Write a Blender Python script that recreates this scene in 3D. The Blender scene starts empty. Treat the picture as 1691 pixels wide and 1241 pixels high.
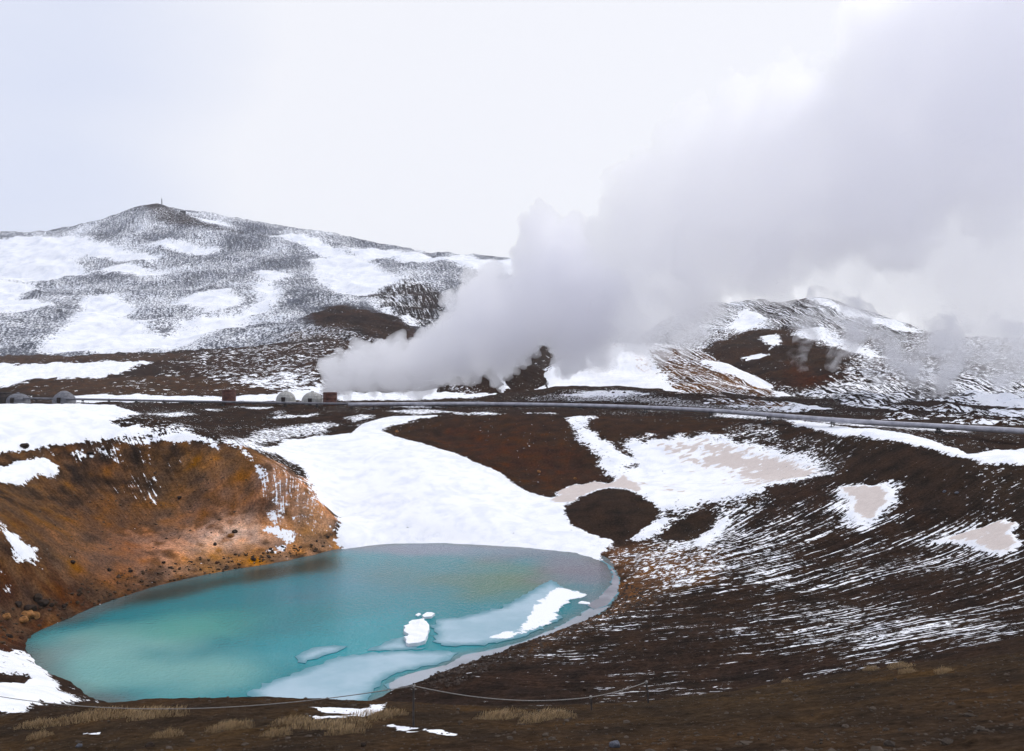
import bpy, bmesh, math, random
import numpy as np
from mathutils import Vector, Matrix, noise as mnoise, geometry as mgeo

sc = bpy.context.scene
COL = sc.collection
# ---------------------------------------------------------------- camera
cam = bpy.data.cameras.new('camera')
cam_o = bpy.data.objects.new('camera', cam); COL.objects.link(cam_o)
cam_o.location = (0, 0, 25.0); cam_o.rotation_euler = (math.pi / 2, 0, 0)
cam.sensor_width = 36; cam.lens = 29.8; cam.shift_y = -20.5 / 1691
cam.clip_start = .2; cam.clip_end = 20000
sc.camera = cam_o
# ---------------------------------------------------------------- overcast sky
SUN_EL, SUN_AZ = math.radians(54), math.radians(48)          # azimuth from +Y towards +X
world = bpy.data.worlds.new('World'); sc.world = world; world.use_nodes = True
nt = world.node_tree; nt.nodes.clear(); N = nt.nodes.new; LK = nt.links.new
out = N('ShaderNodeOutputWorld')
sky = N('ShaderNodeTexSky'); sky.sky_type = 'NISHITA'; sky.sun_disc = False
sky.sun_elevation = SUN_EL; sky.sun_rotation = SUN_AZ; sky.air_density = 1.0; sky.dust_density = 3.0
bg_s = N('ShaderNodeBackground'); bg_s.inputs['Strength'].default_value = .10
LK(sky.outputs[0], bg_s.inputs['Color'])
tc = N('ShaderNodeTexCoord')
sun_dir = Vector((math.sin(SUN_AZ) * math.cos(SUN_EL), math.cos(SUN_AZ) * math.cos(SUN_EL), math.sin(SUN_EL)))
dp = N('ShaderNodeVectorMath'); dp.operation = 'DOT_PRODUCT'; LK(tc.outputs['Generated'], dp.inputs[0]); dp.inputs[1].default_value = Vector((.26, .90, .36)).normalized()      # where the cloud deck is thinnest
glow = N('ShaderNodeMapRange'); glow.interpolation_type = 'SMOOTHSTEP'
for i, v in ((1, .72), (2, 1.0), (3, 0.0), (4, 1.0)): glow.inputs[i].default_value = v
LK(dp.outputs['Value'], glow.inputs[0])
mp = N('ShaderNodeMapping'); mp.inputs['Scale'].default_value = (1.2, 1.2, 3.0); LK(tc.outputs['Generated'], mp.inputs['Vector'])
cl = N('ShaderNodeTexNoise'); cl.inputs['Scale'].default_value = 1.6; cl.inputs['Detail'].default_value = 5; cl.inputs['Roughness'].default_value = .5
LK(mp.outputs[0], cl.inputs['Vector'])
ad = N('ShaderNodeMath'); ad.operation = 'MULTIPLY_ADD'; LK(cl.outputs[0], ad.inputs[0]); ad.inputs[1].default_value = .9; LK(glow.outputs[0], ad.inputs[2])
cr = N('ShaderNodeValToRGB'); LK(ad.outputs[0], cr.inputs[0])
cr.color_ramp.elements[0].position = .1; cr.color_ramp.elements[0].color = (.66, .73, .94, 1)
cr.color_ramp.elements[1].position = 1.15; cr.color_ramp.elements[1].color = (.96, .97, 1.03, 1)
bg_c = N('ShaderNodeBackground'); bg_c.inputs['Strength'].default_value = 1.0
LK(cr.outputs[0], bg_c.inputs['Color'])
mx = N('ShaderNodeMixShader'); mx.inputs[0].default_value = .93
LK(bg_s.outputs[0], mx.inputs[1]); LK(bg_c.outputs[0], mx.inputs[2]); LK(mx.outputs[0], out.inputs['Surface'])
# ---------------------------------------------------------------- sun behind the cloud
sun = bpy.data.lights.new('sun', 'SUN'); sun.energy = 1.5; sun.angle = math.radians(12); sun.color = (1, .97, .92)
sun_o = bpy.data.objects.new('sun', sun); COL.objects.link(sun_o)
sun_o.rotation_euler = sun_dir.to_track_quat('Z', 'Y').to_euler(); sun_o.location = (0, 0, 200)
# ---------------------------------------------------------------- exposure and render
sc.view_settings.view_transform = 'Standard'; sc.view_settings.look = 'None'
sc.view_settings.exposure = 0.0; sc.view_settings.gamma = 1.0
sc.render.engine = 'CYCLES'
sc.cycles.use_denoising = True
sc.cycles.max_bounces = 32; sc.cycles.volume_bounces = 26; sc.cycles.diffuse_bounces = 2; sc.cycles.glossy_bounces = 2
sc.cycles.volume_step_rate = 4; sc.cycles.volume_max_steps = 128
sc.cycles.use_adaptive_sampling = True; sc.cycles.adaptive_threshold = .04
HAZE = .00007
random.seed(7); rng = np.random.default_rng(7)

# ---------------------------------------------------------------- terrain maths
def _hash(ix, iy, seed):
    h = (ix.astype(np.int64) * 374761393 + iy.astype(np.int64) * 668265263 + seed * 1442695041) & 0xFFFFFFFF
    h = ((h ^ (h >> 13)) * 1274126177) & 0xFFFFFFFF
    return (h ^ (h >> 16)) & 0xFFFFFFFF

def perlin(x, y, seed=0):
    ix = np.floor(x); iy = np.floor(y); fx = x - ix; fy = y - iy
    ix = ix.astype(np.int64); iy = iy.astype(np.int64)
    def g(dx, dy):
        a = _hash(ix + dx, iy + dy, seed) * (2 * math.pi / 4294967296.0)
        return np.cos(a) * (fx - dx) + np.sin(a) * (fy - dy)
    ux = fx * fx * fx * (fx * (fx * 6 - 15) + 10); uy = fy * fy * fy * (fy * (fy * 6 - 15) + 10)
    a = g(0, 0); b = g(1, 0); c = g(0, 1); d = g(1, 1)
    return ((a + (b - a) * ux) * (1 - uy) + (c + (d - c) * ux) * uy) * 1.5

def fbm(x, y, scale, octaves=4, seed=0, gain=.5, ridged=False):
    r = np.zeros_like(x); a = 1.; s = 1. / scale
    for k in range(octaves):
        n = perlin(x * s + 17.3 * k, y * s - 9.1 * k, seed + k)
        r += a * (1 - 2 * np.abs(n) if ridged else n); a *= gain; s *= 2.03
    return r

def tps_fit(pts, lam=.002, unit=100.):
    """A smooth surface through surveyed points (x, y, value)."""
    P = np.array(pts, float); X = P[:, :2] / unit; n = len(X)
    d2 = ((X[:, None] - X[None]) ** 2).sum(-1)
    K = .5 * d2 * np.log(d2 + 1e-9) + lam * np.eye(n)
    A = np.zeros((n + 3, n + 3)); A[:n, :n] = K
    A[:n, n] = 1; A[:n, n + 1:] = X; A[n, :n] = 1; A[n + 1:, :n] = X.T
    w = np.linalg.solve(A, np.concatenate([P[:, 2], np.zeros(3)]))
    return X, w, unit

def tps_eval(fit, x, y):
    X, w, unit = fit; n = len(X); out = np.empty(x.size)
    xs = x.ravel() / unit; ys = y.ravel() / unit
    for i in range(0, x.size, 20000):
        a = xs[i:i + 20000, None]; b = ys[i:i + 20000, None]
        d2 = (a - X[:, 0]) ** 2; d2 += (b - X[:, 1]) ** 2; d2 += 1e-9
        k = np.log(d2); k *= d2; k *= .5
        out[i:i + 20000] = k @ w[:n] + w[n] + a[:, 0] * w[n + 1] + b[:, 0] * w[n + 2]
    return out.reshape(x.shape)

def smooth(a, b, x):
    t = np.clip((x - a) / (b - a), 0, 1); return t * t * (3 - 2 * t)

def ground_height(x, y, fine=True):
    z = tps_eval(GROUND_FIT, x, y)
    far = smooth(150, 420, y)
    z = z + (.12 + 1.1 * far) * fbm(x, y, 9 + 0 * x, 3, 5) * smooth(8, 40, y)
    z = z + far * 2.2 * fbm(x, y, 60, 3, 9)
    if fine:
        near = 1 - smooth(60, 200, y)
        z = z + .07 * fbm(x, y, 1.7, 3, 21) * (1 - .6 * far) + near * .02 * fbm(x, y, .45, 2, 33)
    return z

def hill_height(fit, amp, scale, seed, x, y):
    z = tps_eval(fit, x, y)
    return z + amp * (fbm(x, y, scale, 5, seed, .52, True) - .75) + amp * .5 * fbm(x, y, scale * 2.7, 3, seed + 40)

def sink_edges(x, y, box, foot=None):
    t0, t1, y0, y1 = box; t = x / y; z = 0.
    if foot:                                                   # the hill ends at its foot, whatever lies in front
        z = -28. * (1 - smooth(-14, 0, y - np.interp(t, [f[0] for f in foot], [f[1] for f in foot])))
    return z -40. * (1 - smooth(0, .07, (y - y0) / y0)) - 60. * (1 - smooth(0, .05 * (t1 - t0), t - t0)) - 60. * (1 - smooth(0, .05 * (t1 - t0), t1 - t))

# ---------------------------------------------------------------- survey: metres in world space
GROUND = [[-45.33, 75.59, -0.0], [-45.67, 79.19, 0.0], [-43.42, 84.95, 0.0], [-41.7, 90.44, 0.0], [-39.99, 95.63, -0.0], [-36.72, 99.72, 0.0], [-32.85, 103.24, 0.0], [-29.29, 106.38, 0.0], [-25.51, 109.72, 0.0], [-24.55, 114.38, -0.0], [-20.39, 116.28, 0.0], [-15.67, 118.24, 0.0], [-10.71, 119.45, 0.0], [-3.8, 117.06, -0.0], [2.02, 115.51, 0.0], [7.67, 113.64, 0.0], [10.93, 109.72, 0.0], [12.5, 103.24, 0.0], [12.53, 97.22, 0.0], [11.33, 90.91, 0.0], [9.54, 86.42, 0.0], [6.74, 82.35, 0.0], [3.05, 78.3, 0.0], [0.24, 75.27, 0.0], [-2.35, 72.16, 0.0], [-4.74, 69.44, 0.0], [-7.02, 67.57, 0.0], [-8.72, 65.79, 0.0], [-9.34, 63.64, 0.0], [-11.6, 61.19, 0.0], [-16.76, 59.32, 0.0], [-23.19, 59.52, 0.0], [-28.07, 60.87, 0.0], [-32.86, 63.41, 0.0], [-37.62, 68.09, 0.0], [-41.16, 71.72, 0.0], [-37.01, 79.05, -2.2], [-27.51, 83.0, -4.5], [-34.4, 89.74, -2.2], [-26.05, 88.94, -4.5], [-28.03, 98.96, -2.2], [-22.52, 94.06, -4.5], [-22.05, 106.97, -2.2], [-19.19, 98.51, -4.5], [-12.08, 110.63, -2.2], [-13.66, 100.54, -4.5], [1.15, 106.44, -2.2], [-6.31, 98.21, -4.5], [4.65, 94.62, -2.2], [-4.36, 91.65, -4.5], [0.47, 83.92, -2.2], [-6.68, 85.7, -4.5], [-6.06, 76.58, -2.2], [-10.31, 81.63, -4.5], [-10.65, 71.99, -2.2], [-12.86, 79.08, -4.5], [-16.44, 67.33, -2.2], [-16.08, 76.49, -4.5], [-28.03, 70.27, -2.2], [-22.52, 78.12, -4.5], [-35.59, -30, 24.7], [-35.59, -8, 23.11], [-24.16, -30, 24.93], [-24.16, -8, 23.34], [-12.73, -30, 25.16], [-12.73, -8, 23.57], [-0.01, -30, 25.41], [-0.01, -8, 23.83], [12.99, -30, 25.67], [12.99, -8, 24.09], [24.16, -30, 25.89], [24.16, -8, 24.31], [35.84, -30, 26.13], [35.84, -8, 24.54], [-3.27, 4, 21.97], [-7.36, 9, 19.88], [-12.27, 15, 17.45], [-18.0, 22, 14.72], [-2.42, 4, 22.02], [-5.44, 9, 20.01], [-9.06, 15, 17.68], [-13.29, 22, 15.05], [-1.56, 4, 22.09], [-3.51, 9, 20.18], [-5.84, 15, 17.98], [-8.57, 22, 15.49], [-0.7, 4, 22.11], [-1.58, 9, 20.23], [-2.63, 15, 18.05], [-3.86, 22, 15.6], [-0.0, 4, 22.13], [-0.0, 9, 20.27], [-0.01, 15, 18.12], [-0.01, 22, 15.71], [0.73, 4, 22.16], [1.64, 9, 20.36], [2.73, 15, 18.27], [4.0, 22, 15.93], [1.58, 4, 22.22], [3.56, 9, 20.51], [5.94, 15, 18.53], [8.71, 22, 16.3], [2.42, 4, 22.33], [5.44, 9, 20.8], [9.06, 15, 19.02], [13.29, 22, 17.03], [3.58, 4, 22.45], [8.06, 9, 21.11], [13.44, 15, 19.55], [19.71, 22, 17.8], [-18.49, 26, 13.58], [-17.51, 29, 12.82], [-16.06, 31, 12.64], [-13.82, 32.5, 12.16], [-10.5, 33, 11.99], [-7.2, 33, 11.96], [-4.99, 34, 11.25], [-1.12, 34.5, 10.76], [2.76, 37, 9.88], [6.25, 39, 9.23], [11.26, 41, 9.21], [15.45, 39, 10.63], [17.61, 35, 12.6], [18.72, 31, 14.39], [22.09, 28, 16.2], [-27.02, 38, 8.5], [-25.37, 42, 6.4], [-22.28, 43, 6.0], [-18.72, 44, 5.7], [-14.0, 44, 5.6], [-9.6, 44, 5.6], [-6.31, 43, 6.2], [-1.4, 43, 6.8], [3.43, 46, 6.1], [7.7, 48, 5.8], [13.59, 49.5, 5.8], [18.62, 47, 7.6], [21.64, 43, 9.6], [23.55, 39, 11.4], [28.4, 36, 13.0], [10.54, 58, 3.87], [15.65, 57, 4.24], [21.39, 54, 6.29], [25.66, 51, 8.02], [28.99, 48, 9.74], [2.57, 66, 1.9], [-2.02, 62, 2.41], [12.0, 66, 3.31], [20.13, 62, 4.63], [28.52, 61, 6.26], [36.24, 60, 7.86], [8.39, 76, 1.11], [14.91, 82, 1.57], [26.3, 81, 3.01], [36.93, 79, 5.25], [46.5, 77, 8.23], [17.09, 94, 1.5], [16.24, 106, 0.77], [25.57, 101, 3.36], [39.61, 100, 5.0], [48.5, 90, 7.32], [53.15, 88, 10.23], [50.23, 70, 11.5], [57.4, 80, 13.57], [52.84, 105, 10.0], [46.34, 117, 8.29], [57.98, 96, 11.97], [39.61, 122, 7.57], [32.41, 128, 6.26], [24.79, 114, 2.2], [22.18, 122, 3.21], [32.36, 112, 5.0], [51.29, 158, 13.04], [53.47, 135, 13.62], [56.2, 124, 13.75], [58.37, 116, 12.99], [57.53, 104, 12.82], [61.0, 101, 12.88], [68.88, 96, 13.48], [65.58, 125, 12.5], [67.81, 118, 12.19], [70.06, 116, 12.16], [76.36, 112, 12.44], [29.99, 165, 9.91], [40.51, 160, 10.71], [45.93, 148, 9.99], [49.45, 132, 9.44], [23.08, 158, 6.94], [30.48, 150, 6.79], [39.87, 138, 6.76], [28.71, 132, 4.73], [21.11, 126, 3.4], [26.97, 176, 12.43], [37.44, 178, 12.67], [47.24, 172, 13.08], [20.09, 182, 13.04], [14.07, 172, 11.24], [17.44, 158, 7.85], [17.92, 148, 4.91], [11.53, 141, 3.35], [7.24, 136, 3.05], [9.03, 121, 1.66], [13.02, 118, 1.06], [15.04, 128, 3.97], [15.98, 136, 4.79], [19.46, 127, 3.23], [20.27, 121, 2.53], [16.12, 116, 0.97], [0.6, 186, 13.57], [-11.24, 184, 13.17], [-21.04, 178, 11.9], [-25.83, 176, 11.05], [12.35, 183, 13.24], [2.85, 163, 9.28], [11.64, 156, 6.06], [-7.72, 165, 9.09], [7.82, 147, 4.0], [0.49, 152, 6.0], [-15.33, 171, 10.1], [-12.68, 122, 2.34], [-3.97, 122, 1.91], [4.83, 124, 1.53], [-21.22, 121, 1.66], [-25.58, 130, 2.71], [-18.57, 133, 4.1], [-9.21, 135, 4.75], [-0.55, 139, 3.65], [-29.16, 143, 5.59], [-21.72, 148, 7.03], [-13.18, 147, 7.15], [-36.73, 158, 8.07], [-28.76, 164, 9.77], [-42.37, 150, 9.79], [-38.41, 176, 10.54], [-29.31, 182, 12.0], [-64.02, 106, 13.79], [-60.17, 113, 13.94], [-55.33, 120, 14.11], [-49.09, 126, 14.38], [-43.09, 123, 13.31], [-38.82, 122, 12.36], [-34.18, 121, 11.17], [-30.05, 119, 9.36], [-27.74, 117.5, 7.21], [-27.17, 116.5, 5.2], [-27.63, 116, 3.29], [-68.7, 92, 13.83], [-55.56, 92, 10.54], [-50.13, 83, 8.4], [-47.71, 79, 5.25], [-45.9, 76, 2.74], [-59.11, 111, 11.92], [-56.18, 105.5, 9.18], [-51.39, 96.5, 5.7], [-46.59, 87.5, 2.81], [-54.64, 118.5, 11.88], [-52.79, 114.5, 8.64], [-49.33, 107, 5.13], [-44.26, 96, 2.37], [-48.51, 124.5, 12.11], [-47.34, 121.5, 9.81], [-44.81, 115, 6.11], [-41.89, 107.5, 3.12], [-39.35, 101, 1.19], [-38.5, 121, 9.88], [-38.03, 119.5, 7.93], [-36.59, 115, 4.46], [-34.53, 108.5, 1.75], [-31.25, 116.5, 5.44], [-30.04, 112, 1.8], [-56.01, 75, 8.93], [-50.78, 68, 5.57], [-44.09, 73, 1.8], [-40.77, 67.5, 1.62], [-35.35, 63, 2.05], [-36.24, 60, 2.29], [-41.24, 58, 4.29], [-31.42, 56, 3.0], [-29.29, 55, 2.8], [-40.36, 136, 10.4], [-32.58, 132, 6.0], [-28.85, 128, 3.0], [-26.62, 124, 1.3], [-90.59, 150, 13.8], [-74.52, 150, 13.8], [-58.45, 150, 14.0], [-122.73, 150, 14.5], [-120.79, 200, 13.7], [-92.21, 200, 13.8], [-63.64, 200, 13.7], [-180.01, 220, 14.5], [-144.16, 150, 16.0], [-43.27, 205, 13.4], [-21.82, 210, 13.6], [0.68, 212, 13.8], [23.4, 212, 13.8], [43.5, 200, 13.7], [58.44, 180, 13.6], [66.93, 155, 13.6], [73.45, 140, 13.6], [78.51, 130, 13.8], [93.28, 130, 14.0], [107.53, 120, 15.0], [-157.02, 260, 13.6], [-99.36, 255, 13.6], [-49.96, 245, 13.6], [0.79, 245, 13.7], [42.72, 235, 13.8], [69.8, 215, 13.8], [88.83, 190, 13.8], [109.86, 180, 14.0], [148.44, 180, 15.0], [-199.3, 330, 15.0], [-185.91, 340, 18.0], [-156.76, 340, 16.6], [-105.01, 330, 15.6], [-63.22, 310, 14.0], [-31.18, 300, 14.0], [0.96, 300, 14.4], [19.03, 255, 15.4], [30.35, 275, 18.0], [48.58, 290, 16.0], [35.31, 320, 14.0], [97.39, 300, 13.5], [161.68, 300, 13.5], [247.39, 300, 16.0], [-259.69, 430, 17.0], [-238.46, 480, 23.0], [-175.34, 450, 21.0], [-154.33, 520, 25.0], [-192.91, 650, 38.0], [-337.81, 680, 30.0], [-410.67, 680, 30.0], [-97.89, 480, 25.0], [-126.44, 620, 42.0], [-46.77, 450, 23.0], [-62.36, 600, 37.0], [19.46, 500, 17.0], [126.61, 500, 17.0], [269.46, 500, 17.0], [448.04, 500, 19.0], [-444.82, 500, 25.0], [-266.89, 300, 16.0], [-724.71, 1200, 35.0], [-0.43, 1200, 35.0], [724.71, 1200, 35.0], [-1548.75, 1500, 35.0], [1558.39, 1500, 35.0], [-1509.82, 2500, 35.0], [1509.82, 2500, 35.0]]
HILLS = {'mountain_summit': {'amp': 5.0, 'scale': 90.0, 'seed': 3, 'box': (-1.25, 0.22, 600, 1900), 'pts': [(-1393.554, 1450, 201.071), (-1134.625, 1450, 226.964), (-875.696, 1450, 243.536), (-813.554, 1450, 245.607), (-772.275, 1470, 254.95), (-735.243, 1480, 271.314), (-686.996, 1490, 287.879), (-646.607, 1500, 303.571), (-621.964, 1500, 301.429), (-580.568, 1490, 290.007), (-534.386, 1480, 279.771), (-461.411, 1450, 260.107), (-401.15, 1420, 244.086), (-323.175, 1390, 228.536), (-279.382, 1370, 212.886), (-217.446, 1350, 206.286), (-177.55, 1340, 202.071), (-119.225, 1330, 196.0), (-51.932, 1310, 187.814), (4.146, 1290, 179.8), (39.732, 1250, 157.143), (81.0, 1200, 127.857), (126.911, 1150, 90.714), (-760.95, 1260, 169.0), (-630.918, 1270, 179.214), (-539.496, 1290, 190.857), (-422.275, 1270, 179.214), (-303.546, 1230, 165.571), (-190.064, 1180, 151.429), (-84.4, 1120, 137.0), (-19.671, 1080, 117.571), (-616.007, 1020, 97.857), (-506.721, 1020, 97.857), (-409.125, 1050, 107.5), (-316.086, 1040, 106.714), (-234.825, 1010, 104.357), (-153.018, 950, 92.857), (-93.536, 900, 79.643), (-52.521, 860, 61.857), (-513.339, 850, 55.357), (-417.3, 840, 55.0), (-335.093, 860, 58.786), (-273.664, 860, 61.857), (-221.911, 850, 67.5), (-163.143, 800, 70.714), (-111.557, 760, 63.0), (-76.907, 740, 54.071), (-756.196, 850, 49.286), (-978.607, 1100, 119.286), (-440.868, 730, 32.821), (-357.686, 720, 32.2), (-298.027, 725, 33.286), (-267.193, 740, 41.914), (-214.336, 740, 49.843), (-155.496, 690, 50.629), (-117.489, 670, 49.886), (-78.021, 660, 43.857), (-39.696, 650, 34.286), (2.089, 650, 29.643), (52.25, 700, 25.0), (-576.643, 600, 0.0), (-362.357, 600, 5.0), (-276.643, 600, 5.0), (-190.929, 600, 13.0), (-116.239, 570, 17.0), (-58.2, 560, 15.0), (1.8, 560, 5.0), (71.732, 650, 0.0), (-1147.464, 1900, 175.0), (-740.321, 1900, 195.0), (-197.464, 1900, 145.0), (-1826.036, 1900, 125.0), (272.679, 1500, 5.0), (199.964, 1100, 5.0)]}, 'rocky_knoll': {'amp': 0.9, 'scale': 16.0, 'seed': 11, 'box': (-0.13, 0.12, 265, 460), 'pts': [(-26.046, 330, 17.457), (-21.177, 335, 21.171), (-14.693, 340, 24.029), (-11.148, 343, 23.53), (-8.255, 345, 25.493), (-2.587, 345, 25.0), (3.573, 345, 24.014), (8.625, 350, 23.25), (12.375, 350, 22.0), (17.375, 350, 18.75), (-16.988, 315, 16.0), (-3.487, 315, 17.125), (5.565, 318, 17.05), (-33.257, 320, 10.0), (-30.927, 345, 11.0), (-18.077, 296, 11.5), (-3.244, 293, 11.5), (9.409, 296, 11.5), (17.604, 310, 11.5), (23.625, 350, 11.0), (-25.65, 420, 11.0), (1.382, 430, 11.0), (25.954, 430, 10.0), (-47.286, 400, 10.0)]}, 'striped_ridge': {'foot': [(0.003, 285), (0.075, 268), (0.146, 248), (0.217, 224), (0.289, 196), (0.353, 174), (0.396, 185), (0.46, 185)], 'amp': 1.0, 'scale': 26.0, 'seed': 17, 'box': (-0.02, 0.46, 160, 560), 'pts': [(8.746, 310, 15.036), (14.45, 340, 20.629), (23.654, 370, 27.114), (39.738, 385, 30.775), (54.182, 390, 31.964), (65.325, 390, 32.521), (78.237, 385, 30.5), (87.209, 365, 26.564), (91.58, 325, 19.893), (89.277, 275, 14.982), (79.206, 222, 12.79), (19.616, 325, 18.036), (36.97, 335, 22.607), (56.113, 335, 23.804), (68.513, 315, 20.5), (74.098, 277, 16.096), (32.004, 290, 16.714), (50.9, 280, 17.0), (59.505, 235, 14.593), (64.453, 203, 13.98), (7.023, 285, 11.0), (20.303, 272, 11.4), (36.81, 252, 11.7), (49.59, 228, 11.8), (57.786, 200, 12.0), (62.872, 178, 12.0), (75.254, 190, 11.0), (1.093, 340, 11.0), (16.35, 420, 11.0), (51.868, 470, 11.0), (104.4, 480, 11.0), (136.35, 420, 7.0), (138.625, 350, 7.0), (102.552, 405, 19.0), (105.459, 365, 13.0), (100.639, 310, 9.0), (90.089, 250, 7.0), (99.311, 230, 7.0)]}, 'mountain_slope': {'foot': [(0.039, 420), (0.182, 400), (0.253, 310), (0.325, 215), (0.382, 168), (0.468, 155), (0.539, 148), (0.604, 142), (0.718, 135), (1.11, 130)], 'amp': 2.6, 'scale': 45.0, 'seed': 29, 'box': (0.1, 1.15, 122, 1100), 'pts': [(138.157, 760, 63.0), (159.871, 760, 72.771), (187.014, 760, 79.286), (210.052, 755, 77.311), (219.911, 750, 81.25), (233.877, 745, 73.957), (245.521, 740, 77.857), (259.264, 740, 84.729), (272.738, 735, 80.65), (287.152, 725, 73.161), (317.25, 700, 60.0), (332.368, 670, 48.45), (344.914, 640, 40.543), (356.279, 620, 40.057), (368.396, 610, 42.429), (430.5, 600, 50.714), (516.214, 600, 50.714), (152.914, 640, 50.143), (179.136, 620, 48.029), (218.993, 620, 51.571), (246.214, 600, 48.571), (252.45, 540, 36.571), (126.607, 500, 32.143), (155.179, 500, 33.929), (169.543, 480, 31.857), (184.661, 450, 28.214), (198.688, 425, 25.0), (218.266, 405, 23.554), (238.552, 395, 23.589), (106.904, 370, 19.714), (119.395, 345, 18.839), (130.704, 330, 17.929), (138.23, 305, 16.286), (145.452, 285, 14.821), (156.062, 275, 14.196), (158.229, 262, 13.771), (97.355, 255, 14.071), (101.973, 225, 13.75), (106.503, 203, 13.11), (109.915, 182, 13.04), (130.585, 182, 13.3), (200.9, 280, 17.0), (248.479, 860, 61.857), (300.232, 850, 58.393), (340.596, 830, 48.714), (364.65, 780, 30.571), (398.807, 740, 22.357), (434.829, 720, 25.0), (502.25, 700, 30.0), (76.35, 420, 7.0), (81.029, 320, 9.0), (72.071, 222, 10.0), (66.431, 174, 11.0), (74.333, 159, 11.4), (81.378, 151, 11.6), (86.966, 144, 12.0), (99.015, 138, 12.0), (123.658, 138, 12.0), (77.25, 700, 5.0), (146.071, 1000, 15.0), (340.875, 1050, 45.0), (565.875, 1050, 45.0), (824.643, 1000, 45.0)]}}
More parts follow.
